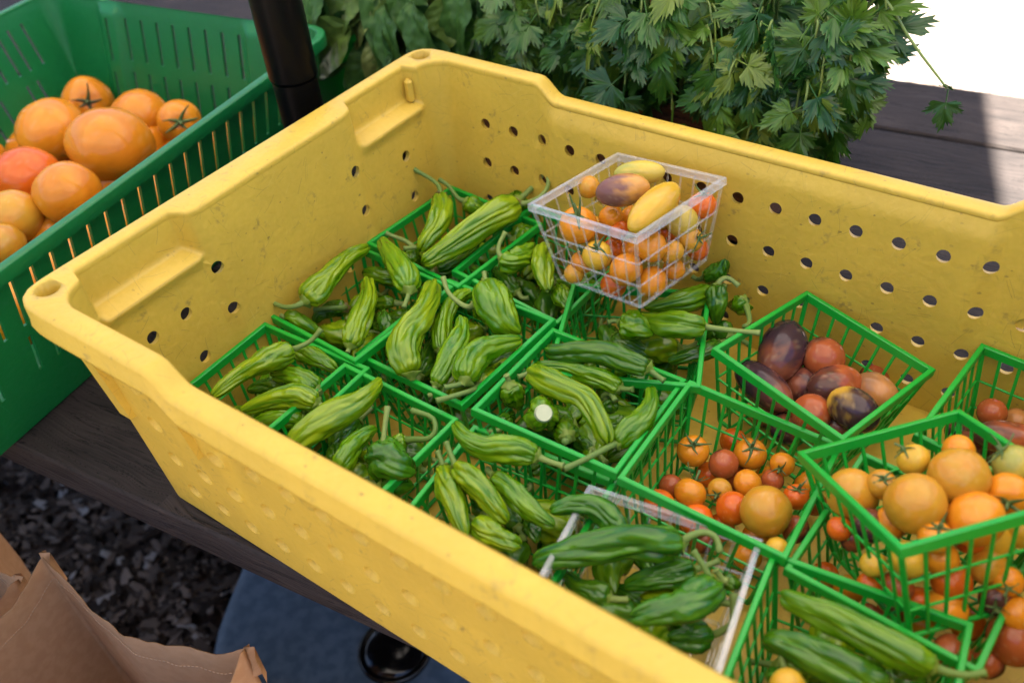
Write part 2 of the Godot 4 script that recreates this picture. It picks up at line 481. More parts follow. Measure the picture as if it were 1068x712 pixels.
# Two-skinned wall: inner[j][i], outer[j][i]; round holes are [i, j, radius in cells]; slots is a set of cut cells "i,j"
func shell(mb: MB, inner: Array, outer: Array, rounds: Array, slots: Dictionary) -> void:
	var nr := inner.size(); var nc: int = inner[0].size()
	var cut := slots.duplicate()
	for h in rounds:
		for dj in range(-3, 3):
			for di in range(-3, 3): cut[Vector2i(posmod(h[0] + di, nc), h[1] + dj)] = 2
	for side in 2:
		var g: Array = inner if side == 0 else outer
		var base := mb.v.size()
		for j in nr:
			for i in nc: mb.vert(g[j][i])
		for j in nr - 1:
			for i in nc:
				if cut.has(Vector2i(i, j)): continue
				var a := base + j * nc + i; var b := base + j * nc + (i + 1) % nc
				if side == 0: mb.quad(a, a + nc, b + nc, b)
				else: mb.quad(a, b, b + nc, a + nc)
	for h in rounds:                                    # each round hole: a square of cells drawn in to a circle, and the bore
		var ringpts := []
		for k in 6: ringpts.append(Vector2i(-3 + k, -3))
		for k in 6: ringpts.append(Vector2i(3, -3 + k))
		for k in 6: ringpts.append(Vector2i(3 - k, 3))
		for k in 6: ringpts.append(Vector2i(-3, 3 - k))
		var circ := [PackedVector3Array(), PackedVector3Array()]
		for side in 2:
			var g: Array = inner if side == 0 else outer
			var c: Vector3 = g[h[1]][posmod(h[0], nc)]
			var sq := PackedVector3Array()
			var ux: Vector3 = g[h[1]][posmod(h[0] + 1, nc)] - c
			var uy: Vector3 = g[h[1] + 1][posmod(h[0], nc)] - c
			for k in 24:
				var q: Vector2i = ringpts[k]
				sq.append(g[h[1] + q.y][posmod(h[0] + q.x, nc)])
				var d: Vector2 = Vector2(q.x, q.y).normalized() * (float(h[2]) if side == 0 else 2.35)
				circ[side].append(c + ux * d.x + uy * d.y)
			for k in 24:
				var n := (k + 1) % 24
				if side == 0: mb.fquad(sq[k], circ[0][k], circ[0][n], sq[n])
				else: mb.fquad(sq[n], circ[1][n], circ[1][k], sq[k])
		var cm := (inner[h[1]][posmod(h[0], nc)] + outer[h[1]][posmod(h[0], nc)]) * 0.5 as Vector3
		var neck := PackedVector3Array()
		for k in 24: neck.append(cm + ((circ[0][k] + circ[1][k]) * 0.5 - cm) * 1.0)
		for k in 24:
			var n := (k + 1) % 24
			mb.fquad(circ[0][k], neck[k], neck[n], circ[0][n])
			mb.fquad(neck[k], circ[1][k], circ[1][n], neck[n])
	for key in slots:                                   # reveals of the slots
		var i: int = key.x; var j: int = key.y
		var i2 := (i + 1) % nc
		for e in [[Vector2i(i - 1, j), [i, j], [i, j + 1]], [Vector2i(i + 1, j), [i2, j + 1], [i2, j]], [Vector2i(i, j - 1), [i2, j], [i, j]], [Vector2i(i, j + 1), [i, j + 1], [i2, j + 1]]]:
			if slots.has(e[0]): continue
			var a: Array = e[1]; var b: Array = e[2]
			mb.fquad(inner[a[1]][a[0]], outer[a[1]][a[0]], outer[b[1]][b[0]], inner[b[1]][b[0]])

const LX := 0.637
const WZ := 0.396
func lug_height(s: Array) -> float:                     # the rim dips along the middle of both long sides
	if s[2] == 0 or s[2] == 2:
		var x: float = s[0].x
		return -0.0145 * smoothstep(0.122, 0.144, x) * smoothstep(LX - 0.122, LX - 0.144, x)
	return 0.0
func lug_relief(s: Array, y: float) -> float:           # inward displacement of the wall
	var d := 0.0
	if s[2] == 0 or s[2] == 2:
		var x: float = s[0].x
		d += 0.0045 * smoothstep(0.128, 0.146, x) * smoothstep(LX - 0.128, LX - 0.146, x) * smoothstep(-0.185, -0.08, y) * smoothstep(-0.014, -0.034, y)
	elif s[2] == 1 or s[2] == 3:
		var z: float = s[0].z
		var zone := smoothstep(0.020, 0.026, z) * smoothstep(0.112, 0.102, z) + smoothstep(0.284, 0.292, z) * smoothstep(0.376, 0.370, z)
		d -= 0.0125 * zone * smoothstep(-0.0345, -0.0315, y)
		d += 0.0035 * zone * smoothstep(-0.032, -0.0345, y) * smoothstep(-0.048, -0.036, y)
		d += 0.003 * smoothstep(0.108, 0.122, z) * smoothstep(0.288, 0.274, z)
	return d
func build_yellow_crate() -> void:
	var t := thing("harvest_crate", "scuffed yellow plastic harvest crate with round vent holes, full of small baskets", "crate", Vector3(0, RIM, 0))
	var k := 0.0713
	var nx := 184; var nz := 112; var na := 10
	var rad := 0.0236
	var S := ring_samples(0.0356, 0.6023, 0.0246, WZ - 0.0246, nx, nz, na)
	# y levels, finer round the ledge
	var ys := []
	for j in 62: ys.append(-0.0033 - 0.0385 / 12.0 * j)
	var inner := []; var outer := []
	for j in ys.size():
		var ri := PackedVector3Array(); var ro := PackedVector3Array()
		for s in S:
			var y: float = minf(ys[j], lug_height(s) - 0.004)
			y = maxf(y, -0.1985)
			var r: float = rad + k * y - lug_relief(s, y)
			ri.append(s[0] + s[1] * r + Vector3(0, y, 0))
			ro.append(s[0] + s[1] * (r + 0.0062) + Vector3(0, y, 0))
		inner.append(ri); outer.append(ro)
	var rounds := []
	var jr := [15, 27, 39, 51]                          # rows at -0.051, -0.090, -0.128, -0.167
	for r in jr:
		for c in 17:
			var i: int = 11 + 10 * c
			if i < nx - 4: rounds.append([i, r, 1.6])
			var i2: int = nx + na + nz + na + (nx - i)
			if i < nx - 4: rounds.append([i2, r, 1.6])
	for side in 2:
		var off: int = nx + na if side == 0 else nx + na + nz + na + nx + na
		for h in [[0.124, 15], [0.124, 27], [0.157, 39], [0.200, 39], [0.28, 15], [0.28, 27], [0.24, 39], [0.059, 21], [0.059, 34], [0.348, 21], [0.316, 21], [0.316, 34], [0.348, 34]]:
			var f: float = (h[0] - 0.0246) / (WZ - 0.0492) * nz
			var i: int = off + (int(round(f)) if side == 0 else nz - int(round(f)))
			rounds.append([i, h[1], 1.6])
	var mb := MB.new()
	shell(mb, inner, outer, rounds, {})
	part("wall", mb.mesh(M.yellow), t)
	# floor pan
	mb = MB.new()
	var top := PackedVector3Array(); var bot := PackedVector3Array(); var c0 := PackedVector3Array(); var c1 := PackedVector3Array(); var st := PackedVector3Array()
	for i in S.size():
		var s: Array = S[i]
		var r: float = rad + k * -0.193 - lug_relief(s, -0.193)
		st.append(s[0] + s[1] * (r + 0.001) + Vector3(0, -0.190, 0))
		top.append(s[0] + s[1] * (r - 0.003) + Vector3(0, -0.1935, 0))
		bot.append(s[0] + s[1] * (r + 0.003) + Vector3(0, -0.1992, 0))
		c0.append(Vector3(LX * 0.5, -0.1935, WZ * 0.5)); c1.append(Vector3(LX * 0.5, -0.1992, WZ * 0.5))
	mb.grid([c1, bot, st, top, c0], true, [], true)
	part("floor", mb.mesh(M.yellow), t)
	# rim, with drilled corners
	var prof := []
	for s in S:
		var h := lug_height(s)
		var ii: Vector3 = s[0] + s[1] * (rad - lug_relief(s, -0.002) - 0.0004)
		var oo: Vector3
		var o: Vector3 = s[1]
		# outer line: straight sides keep the coordinate, corners turn about an inset centre
		var cx := clampf(s[0].x, 0.0356, 0.6023); var cz := clampf(s[0].z, 0.0246, WZ - 0.0246)
		var ax := 0.0506
		var sq := pow(pow(absf(o.x), 4.5) + pow(absf(o.z), 4.5), 1.0 / 4.5)
		oo = Vector3(cx + o.x / sq * ax, 0, cz + o.z / sq * 0.0406)
		var d := (oo - ii)
		var w := d.length(); d = d / w
		var U := Vector3.UP
		prof.append([ii + U * (h - 0.008), ii + U * (h - 0.0022), ii + d * 0.0007 + U * (h - 0.0007), ii + d * 0.0022 + U * h, oo - d * 0.0045 + U * h, oo - d * 0.0016 + U * (h - 0.0010), oo - d * 0.0002 + U * (h - 0.0034), oo + d * 0.0004 + U * (h - 0.017), oo + d * 0.0014 + U * (h - 0.0185), oo + d * 0.0010 + U * (h - 0.021), oo - d * 0.003 + U * (h - 0.0215), ii + d * 0.0030 + U * (h - 0.0215), ii + d * 0.0026 + U * (h - 0.010)])
	mb = MB.new()
	var rows := []
	var npf: int = prof[0].size()
	for i in prof.size() + 1: rows.append(PackedVector3Array(prof[i % prof.size()]))
	# weld the last row to the first
	var base := mb.v.size()
	for i in prof.size():
		for p in prof[i]: mb.vert(p)
	for i in prof.size():
		for p in npf:
			var a := base + i * npf + p; var b := base + i * npf + (p + 1) % npf
			var i2 := (i + 1) % prof.size()
			var c := base + i2 * npf + p; var d := base + i2 * npf + (p + 1) % npf
			mb.quad(a, b, d, c)
	var rim := CSGCombiner3D.new(); rim.name = "rim"; t.add_child(rim)
	var ring := CSGMesh3D.new(); ring.name = "ring"; ring.mesh = mb.mesh(M.yellow_rim); ring.material = M.yellow_rim; rim.add_child(ring)
	for q in [Vector3(0.002, -0.006, 0.004), Vector3(0.002, -0.006, WZ - 0.004), Vector3(LX - 0.002, -0.006, 0.004), Vector3(LX - 0.002, -0.006, WZ - 0.004)]:
		var cy := CSGCylinder3D.new(); cy.name = "drill"; cy.radius = 0.0085; cy.height = 0.08; cy.sides = 28
		cy.operation = CSGShape3D.OPERATION_SUBTRACTION; cy.position = q; cy.material = M.yellow_rim
		rim.add_child(cy, true)
	# nub at the end of each stacking ledge, and the stiffening ribs under the rim
	for z in [0.030]:
		for xs in [[0.0065, 1.0], [LX - 0.0065, -1.0]]:
			mb = MB.new()
			mb.box(Transform3D.IDENTITY, Vector3(0.008, 0.022, 0.007), 0.0025)
			part("stacking_nub", mb.mesh(M.yellow_rim), t, Transform3D(Basis.IDENTITY, Vector3(xs[0], -0.0215, z)))
	for x in [0.040, 0.111, LX - 0.111, LX - 0.040]:
		for sd in [-1.0, 1.0]:
			mb = MB.new()
			var zt := (WZ - 0.001 if sd > 0 else 0.001)
			var w0 := 0.0065
			var A := []
			for y in [-0.018, -0.094]:
				var wall: float = zt + sd * (k * y)
				for dz in [0.0015, (0.0135 if y > -0.05 else 0.0105)]:
					for dx in [-w0, w0]: A.append(Vector3(x + dx, y, wall + sd * dz))
			var mid := Vector3.ZERO
			for a in A: mid += a / 8.0
			for f in [[0, 1, 3, 2], [4, 5, 7, 6], [0, 1, 5, 4], [2, 3, 7, 6], [0, 2, 6, 4], [1, 3, 7, 5]]:
				mb._face([A[f[0]], A[f[1]], A[f[2]], A[f[3]]], mid)
			part("stiffening_rib", mb.mesh(M.yellow), t)

func build_green_crate() -> void:
	# local frame: x across, z along the long side towards the viewer, rim top at y 0
	var yaw := 0.165
	var bs := Basis(Vector3.UP, yaw)
	# the right rim's outer line passes (-0.077, 0.397); the back-right corner lies near z = -0.04
	var corner := Vector3(-0.170, RIM - 0.030, -0.060)
	var t := thing("slotted_crate", "dark green plastic crate with narrow slots holding large orange tomatoes", "crate", corner, bs)
	var W := 0.424; var L := 0.628; var Hh := 0.169
	var taper := 0.24
	var cw := 0.004
	var nx := 90; var nz := 141; var na := 6
	var rad := 0.024
	var S := ring_samples(-W + 0.032, -0.032, 0.032, L - 0.032, nx, nz, na)
	var inner := []; var outer := []
	var nj := 43
	for j in nj:
		var y := -0.002 - 0.004 * j
		y = maxf(y, -Hh + 0.0012)
		var ri := PackedVector3Array(); var ro := PackedVector3Array()
		for s in S:
			var rel := 0.0
			if s[2] == 0 or s[2] == 2:
				var x: float = s[0].x
				rel = 0.007 * (smoothstep(-0.335, -0.325, x) * smoothstep(-0.295, -0.305, x) + smoothstep(-0.07, -0.08, x) * smoothstep(-0.12, -0.11, x)) * smoothstep(-0.004, -0.012, y)
			var r: float = rad + (taper * y if s[2] != 4 else taper * y) - rel
			ri.append(s[0] + s[1] * r + Vector3(0, y, 0)); ro.append(s[0] + s[1] * (r + 0.003) + Vector3(0, y, 0))
		inner.append(ri); outer.append(ro)
	var slots := {}
	for row in [[4, 16], [19, 29]]:
		for c in 9:
			for j in range(row[0], row[1]):
				for off in [18 + c * 6, nx + na + nz + na + 18 + c * 6]: slots[Vector2i(off, j)] = 1
		for c in 27:
			if row[0] == 19 and c % 3 == 2: continue
			for j in range(row[0], row[1]):
				for off in [nx + na + 6 + c * 5 - (1 if c > 24 else 0), nx * 2 + na * 3 + nz + 4 + c * 5 - (1 if c > 24 else 0)]: slots[Vector2i(off, j)] = 1
	var mb := MB.new()
	shell(mb, inner, outer, [], slots)
	part("wall", mb.mesh(M.green_crate), t)
	mb = MB.new()
	var a0 := PackedVector3Array(); var a1 := PackedVector3Array(); var a2 := PackedVector3Array(); var a3 := PackedVector3Array()
	for i in S.size():
		var q: Vector3 = inner[nj - 1][i]
		a1.append(Vector3(q.x, -Hh + 0.005, q.z)); a0.append(Vector3(-W * 0.5, -Hh + 0.005, L * 0.5))
		a2.append(Vector3(q.x, -Hh + 0.0004, q.z)); a3.append(Vector3(-W * 0.5, -Hh + 0.0004, L * 0.5))
	mb.grid([a3, a2, a1, a0], true, [], true)
	part("floor", mb.mesh(M.green_crate), t)
	mb = MB.new()
	var prof := []
	for s in S:
		var U := Vector3.UP
		var ii: Vector3 = s[0] + s[1] * (rad - 0.0008); var d: Vector3 = s[1]
		var oo: Vector3 = ii + d * 0.0095
		var dip := 0.0
		if s[2] == 0: dip = -0.010 * smoothstep(-0.330, -0.315, s[0].x) * smoothstep(-0.085, -0.10, s[0].x)
		prof.append([ii + U * (dip - 0.006), ii + U * (dip - 0.001), ii + d * 0.0015 + U * dip, oo - d * 0.002 + U * dip, oo + U * (dip - 0.0015), oo + U * (dip - 0.012), oo - d * 0.003 + U * (dip - 0.0123), oo - d * 0.003 + U * (dip - 0.004), ii + d * 0.0025 + U * (dip - 0.004), ii + d * 0.0022 + U * (dip - 0.006)])
	var npf: int = prof[0].size()
	for i in prof.size():
		for p in prof[i]: mb.vert(p)
	for i in prof.size():
		for p in npf:
			var i2 := (i + 1) % prof.size()
			mb.quad(i * npf + p, i * npf + (p + 1) % npf, i2 * npf + (p + 1) % npf, i2 * npf + p)
	part("rim", mb.mesh(M.green_crate), t)

# ------------------------------------------------------------------ baskets
func basket_meshes(mat: Material, key: String, bw: float, lip: float) -> void:
	var S := 0.110; var B := 0.086; var H := 0.074
	var h := S * 0.5; var b := B * 0.5
	# rim: an L-shaped lip mitred at the corners
	var prof := [[h - 0.0024, -lip], [h - 0.0024, -0.0006], [h - 0.0018, 0.0], [h + 0.0008, 0.0], [h + 0.0014, -0.0006], [h + 0.0014, -lip]]
	var mb := MB.new()
	var cs := [Vector2(-1, -1), Vector2(1, -1), Vector2(1, 1), Vector2(-1, 1)]
	for e in 4:
		var c0: Vector2 = cs[e]; var c1: Vector2 = cs[(e + 1) % 4]
		for q in prof.size():
			var p0: Array = prof[q]; var p1: Array = prof[(q + 1) % prof.size()]
			mb.fquad(Vector3(c0.x * p0[0], p0[1], c0.y * p0[0]), Vector3(c0.x * p1[0], p1[1], c0.y * p1[0]), Vector3(c1.x * p1[0], p1[1], c1.y * p1[0]), Vector3(c1.x * p0[0], p0[1], c1.y * p0[0]))
	meshes[key + "rim"] = mb.mesh(M.clear_rim if key == "c" else mat)
	var side := func(f: float, u: float) -> Vector3:    # f 0 at the rim, 1 at the bottom; u -1..1 along the side facing +z
		var w := lerpf(h - 0.0008, b, f)
		return Vector3(u * w, -0.004 - (H - 0.005) * f, w)
	for i in 7:
		var u := -1.0 + 2.0 * (i + 1) / 8.0
		mb = MB.new()
		mb.bar(side.call(0.0, u), side.call(1.0, u), bw, bw * 0.75, Vector3.RIGHT)
		meshes[key + "bar%d" % i] = mb.mesh(mat)
	mb = MB.new()
	mb.bar(side.call(0.0, 0.985), side.call(1.0, 0.985), 0.0034, 0.0026, Vector3(1, 0, -1), 0.0006)
	meshes[key + "post"] = mb.mesh(mat)
	for r in 2:
		mb = MB.new()
		var f: float = [0.36, 0.68][r]
		for e in 4:
			var rt := Basis(Vector3.UP, PI * 0.5 * e)
			mb.bar(rt * side.call(f, -0.99), rt * side.call(f, 0.99), 0.0015, 0.0016, Vector3.UP)
		meshes[key + "hoop%d" % r] = mb.mesh(mat)
	mb = MB.new()
	for e in 4:
		var rt := Basis(Vector3.UP, PI * 0.5 * e)
		mb.bar(rt * Vector3(-b, -H + 0.0015, b), rt * Vector3(b, -H + 0.0015, b), 0.0028, 0.0026, Vector3.UP, 0.0005)
	for i in 7:
		var u := lerpf(-b, b, (i + 1) / 8.0)
		mb.bar(Vector3(u, -H + 0.0011, -b), Vector3(u, -H + 0.0011, b), 0.0018, 0.0016, Vector3.RIGHT)
	for i in 3:
		var u := lerpf(-b, b, (i + 1) / 4.0)
		mb.bar(Vector3(-b, -H + 0.0024, u), Vector3(b, -H + 0.0024, u), 0.0018, 0.0014, Vector3.UP)
	meshes[key + "base"] = mb.mesh(mat)
func build_baskets() -> void:
	basket_meshes(M.mesh_green, "g", 0.0022, 0.0068); basket_meshes(M.clear, "c", 0.0017, 0.0066)
	for id in BASKETS:
		var d: Array = BASKETS[id]
		var clear: bool = id.begins_with("c")
		var key := "c" if clear else "g"
		var sc := 0.94 if id == "c0" else 1.0
		var t := thing("clear_basket" if clear else "mesh_basket", d[4], "basket", d[0], Basis.from_euler(Vector3(d[1], d[2], d[3])).scaled(Vector3.ONE * sc), "clear plastic baskets" if clear else "green mesh baskets in the crate")
		part("rim", meshes[key + "rim"], t)
		for e in 4:
			var rt := Transform3D(Basis(Vector3.UP, PI * 0.5 * e), Vector3.ZERO)
			part("corner_post", meshes[key + "post"], t, rt)
			for i in 7: part("bar", meshes[key + "bar%d" % i], t, rt)
		for r in 2: part("hoop", meshes[key + "hoop%d" % r], t)
		part("base_grid", meshes[key + "base"], t)

# ------------------------------------------------------------------ peppers
func unpack(f: Array) -> Array:
	var out := []
	for i in range(0, f.size(), 3): out.append(Vector3(f[i], f[i + 1], f[i + 2]))
	return out
const TONES := [
	[Color(0.036, 0.135, 0.003), Color(0.150, 0.270, 0.006)],
	[Color(0.062, 0.168, 0.003), Color(0.255, 0.350, 0.008)],
	[Color(0.040, 0.152, 0.003), Color(0.175, 0.305, 0.007)],
	[Color(0.016, 0.085, 0.004), Color(0.078, 0.185, 0.006)],
	[Color(0.012, 0.084, 0.005), Color(0.066, 0.200, 0.008)]]
func pepper_body(ctrl: Array, r: float, tone: int, lob: int, rng: RandomNumberGenerator, fill: bool) -> ArrayMesh:
	var n := 30 if fill else 50; var seg := 40 if fill else 76
	var pts := spline(ctrl, n)
	var length := 0.0
	for j in n - 1: length += pts[j].distance_to(pts[j + 1])
	var fr := MB.frames(pts)
	var nz := noise(rng.randi() % 10000, 1.0, 2)
	var lobes: int = 3 if rng.randf() < 0.6 else 4
	var ph := rng.randf() * TAU
	var tw := rng.randf_range(-2.0, 2.0)
	var fine: int = rng.randi_range(5, 9)
	var fph := rng.randf() * TAU
	var amp := rng.randf_range(0.16, 0.26)
	var peak := rng.randf_range(0.16, 0.34)
	var tipr := rng.randf_range(0.48, 0.68)
	if lob == 1: tipr = 0.66
	var waist := rng.randf_range(-0.10, 0.10)
	var cap := minf(r * 0.9 / length, 0.30)             # share of the length taken by the rounded tip
	var sh := minf(r * 0.55 / length, 0.2)              # and by the shoulder
	var A: Color = TONES[tone][0]; var B: Color = TONES[tone][1]
	var rows := []; var cols := []
	for j in n:
		# rings bunch up at both ends
		var t := 0.5 - 0.5 * cos(PI * j / (n - 1.0))
		t = lerpf(float(j) / (n - 1.0), t, 0.75)
		var f := t * (n - 1); var jj := mini(int(f), n - 2)
		var p: Vector3 = pts[jj].lerp(pts[jj + 1], f - jj)
		var u: Vector3 = fr[jj][0].lerp(fr[jj + 1][0], f - jj).normalized()
		var w: Vector3 = fr[jj][1].lerp(fr[jj + 1][1], f - jj).normalized()
		var dir: Vector3 = fr[jj][2]
		var env := lerpf(0.80, 1.0, smoothstep(0.0, peak, t)) * lerpf(1.0, tipr, smoothstep(peak + 0.1, 0.97, t))
		env *= 1.0 + waist * sin(t * 5.5 + ph) + 0.09 * nz.get_noise_2d(t * 3.0, 40.0)
		if t < sh: env *= lerpf(0.30, 1.0, sqrt(1.0 - pow(1.0 - t / sh, 2.0)))
		if t > 1.0 - cap: env *= sqrt(maxf(0.0, 1.0 - pow((t - 1.0 + cap) / cap, 2.4)))
		var row := PackedVector3Array(); var cr := PackedColorArray()
		for i in seg:
			var a := TAU * i / seg
			var th := a + ph + tw * t
			var l := pow(absf(sin(th * lobes * 0.5)), 0.75)
			var k := 1.0 - amp * (1.0 - l)
			var l2 := pow(absf(sin((a + tw * t * 0.7) * fine * 0.5 + fph + 3.4 * nz.get_noise_3d(cos(a) * 0.6, sin(a) * 0.6, t * 1.5 + 33.0))), 0.8)
			var strength := 0.78 + 0.8 * nz.get_noise_3d(cos(a) * 0.9 + 7.0, sin(a) * 0.9, t * 3.4)
			k -= 0.165 * maxf(0.0, strength) * (1.0 - l2)
			k += 0.095 * nz.get_noise_3d(cos(a) * 1.1, sin(a) * 1.1, t * 5.0 + 20.0)
			k += 0.018 * nz.get_noise_3d(cos(a) * 4.0, sin(a) * 4.0, t * 16.0 + 70.0)
			var ax := 0.0
			if t > 1.0 - cap * 1.3:
				var e := (t - 1.0 + cap * 1.3) / (cap * 1.3)
				k -= 0.30 * e * (1.0 - l)
				ax = r * (0.30 if lob == 1 else 0.14) * e * e * (l - 0.5) * (1.0 if j < n - 1 else 0.0)
				if j == n - 1: ax = -r * 0.32
			var q := p + (u * cos(a) + w * sin(a)) * (r * env * k) + dir * ax
			row.append(q)
			var sv := 0.42 + 0.75 * nz.get_noise_3d(cos(a) * 1.6 + 3.0, sin(a) * 1.6, t * 1.6) + 0.16 * nz.get_noise_3d(cos(a) * 5.0 + 3.0, sin(a) * 5.0, t * 0.9) + 0.2 * nz.get_noise_3d(cos(a) * 8.0, sin(a) * 8.0 + 5.0, t * 4.0)
			cr.append(A.lerp(B, clampf(sv, 0.0, 1.0)))
		rows.append(row); cols.append(cr)
	var c0 := PackedVector3Array(); var cc := PackedColorArray()
	for i in seg: c0.append(pts[0] + fr[0][2] * r * 0.05); cc.append(B)
	rows.insert(0, c0); cols.insert(0, cc)
	var mb := MB.new()
	mb.grid(rows, true, cols)
	return mb.mesh(M.pepper, true)
func pepper_calyx(at: Vector3, out: Vector3, r: float, rng: RandomNumberGenerator, dry: bool) -> ArrayMesh:
	var mb := MB.new()
	var u := out.cross(Vector3.UP)
	if u.length() < 0.1: u = out.cross(Vector3.RIGHT)
	u = u.normalized(); var w := out.cross(u).normalized()
	var col := Color(0.15, 0.24, 0.03) if not dry else Color(0.13, 0.12, 0.03)
	var ph := rng.randf() * TAU
	var rows := []; var cols := []
	for q in [[0.15, 0.42], [0.22, 0.26], [0.40, 0.13], [0.55, 0.0], [0.52, -0.05], [0.3, -0.05]]:
		var row := PackedVector3Array(); var cr := PackedColorArray()
		for i in 24:
			var a := TAU * i / 24.0
			var k := 1.0
			if q[0] > 0.45: k = 1.0 + 0.16 * cos(a * 5.0 + ph) + rng.randf_range(-0.05, 0.05)
			row.append(at + (u * cos(a) + w * sin(a)) * r * q[0] * k + out * r * q[1])
			cr.append(col.lerp(Color(0.20, 0.13, 0.05), rng.randf() * (0.8 if dry else 0.2)))
		rows.append(row); cols.append(cr)
	mb.grid(rows, true, cols, true)
	return mb.mesh(M.stem, true)
func build_peppers() -> void:
	var rng := RandomNumberGenerator.new()
	var idx := 0
	for d in PEPPERS:
		idx += 1
		rng.seed = 900 + idx * 17
		var ctrl := unpack(d[0]); var r: float = d[1] * 1.06; var stem := unpack(d[2])
		var lob: int = d[4]
		var o: Vector3 = ctrl[0]
		for i in ctrl.size(): ctrl[i] -= o
		for i in stem.size(): stem[i] -= o
		var t := thing("green_pepper", d[5], "pepper", o, Basis.IDENTITY, d[6])
		part("body", pepper_body(ctrl, r, d[3], lob, rng, d[5].begins_with("green pepper at the bottom")), t)
		var out: Vector3 = (ctrl[0] - ctrl[1]).normalized()
		if stem.size(): out = (out * 0.7 + (stem[0] - ctrl[0]).normalized() * 0.5).normalized()
		if lob != 5: part("calyx", pepper_calyx(ctrl[0], out, r, rng, rng.randf() < 0.10), t)
		var path := [ctrl[0]]
		if stem.size():
			path.append_array(stem)
		else:
			var side := Vector3(rng.randfn(), rng.randf() * 0.6, rng.randfn()).normalized()
			path.append(ctrl[0] + out * 0.008)
			path.append(ctrl[0] + out * 0.014 + side * 0.005)
		if lob == 5: path = [ctrl[0] - out * 0.001, ctrl[0] + out * 0.0034]
		var sp := spline(path, 14)
		var rad := []
		for j in 14:
			var f := j / 13.0
			rad.append(0.0019 + 0.0012 * pow(1.0 - f, 4.0) + 0.0006 * smoothstep(0.86, 1.0, f))
		if lob == 5:
			for j in 14: rad[j] = 0.0060 if j < 13 else 0.0054
		if lob == 5:
			var cut := CylinderMesh.new()
			cut.top_radius = 0.0054; cut.bottom_radius = 0.0064; cut.height = 0.005; cut.radial_segments = 28; cut.material = M.cut_flesh
			part("stem", cut, t, Transform3D(aim(out, Vector3.RIGHT), ctrl[0] + out * 0.0012))
			continue
		var mb := MB.new()
		mb.tube(sp, rad, 10, Color(0.105, 0.185, 0.035).lerp(Color(0.20, 0.27, 0.07), rng.randf()))
		part("stem", mb.mesh(M.stem, true), t)

# ------------------------------------------------------------------ tomatoes
const SKINS := [
	[Color(0.64, 0.200, 0.012), Color(0.70, 0.275, 0.018), 0.0],
	[Color(0.58, 0.090, 0.010), Color(0.66, 0.150, 0.012), 0.0],
	[Color(0.56, 0.230, 0.020), Color(0.50, 0.275, 0.028), 0.0],
	[Color(0.68, 0.36, 0.025), Color(0.60, 0.39, 0.040), 0.0],
	[Color(0.36, 0.085, 0.026), Color(0.075, 0.028, 0.022), 0.42],
	[Color(0.20, 0.060, 0.030), Color(0.040, 0.020, 0.028), 0.75],
	[Color(0.45, 0.19, 0.055), Color(0.26, 0.12, 0.05), 0.45],
	[Color(0.55, 0.40, 0.060), Color(0.33, 0.32, 0.060), 0.35],
	[Color(0.55, 0.26, 0.055), Color(0.17, 0.075, 0.060), 0.62],
	[Color(0.70, 0.46, 0.06), Color(0.40, 0.36, 0.06), 0.3],
	[Color(0.045, 0.022, 0.026), Color(0.62, 0.36, 0.04), 0.22]]
func tomato_mesh(r: float, h: float, skin: int, rng: RandomNumberGenerator) -> ArrayMesh:
	var n := 28; var seg := 36
	var nz := noise(rng.randi() % 10000, 1.0, 3)
	var A: Color = SKINS[skin][0]; var B: Color = SKINS[skin][1]; var cover: float = SKINS[skin][2]
	var tint := rng.randf_range(0.88, 1.1)
	var lobes: int = rng.randi_range(4, 6); var ph := rng.randf() * TAU
	var plum := h > r * 1.15
	var rows := []; var cols := []
	for j in n + 1:
		var f := PI * j / n
		var row := PackedVector3Array(); var cr := PackedColorArray()
		for i in seg:
			var a := TAU * i / seg
			var d := Vector3(sin(f) * cos(a), cos(f), sin(f) * sin(a))
			var k := 1.0 + 0.022 * nz.get_noise_3dv(d * 0.9) + 0.012 * cos(a * lobes + ph) * pow(sin(f), 2.0) * (2.2 if r > 0.028 else 0.5)
			var y := d.y * h
			if not plum: y -= h * 0.13 * exp(-pow(f / 0.33, 2.0))
			row.append(Vector3(d.x * r * k, y * k, d.z * r * k))
			var v := 0.5 + 0.5 * d.y                   # 1 at the stalk: dark pigment grows from the shoulder in patches
			var s := nz.get_noise_3dv(d * 1.3 + Vector3(5, 0, 0)) * 0.5 + 0.12 * nz.get_noise_3dv(d * 5.0)
			var m := 0.0
			if cover > 0.0: m = smoothstep(-0.28, 0.26, v - (1.0 - cover) + s * 0.75)
			else: m = clampf(0.5 + s * 1.4, 0.0, 1.0)
			var c := A.lerp(B, m)
			c = c * (tint * (1.0 + 0.10 * nz.get_noise_3dv(d * 3.0 + Vector3(0, 9, 0))))
			c.a = 1.0
			var speck := nz.get_noise_3dv(d * 13.0)
			if speck > 0.42: c = c.lerp(Color(0.75, 0.55, 0.30), 0.10)
			cr.append(c)
		rows.append(row); cols.append(cr)
	var mb := MB.new()
	mb.grid(rows, true, cols, true)
	return mb.mesh(M.tomato, true)
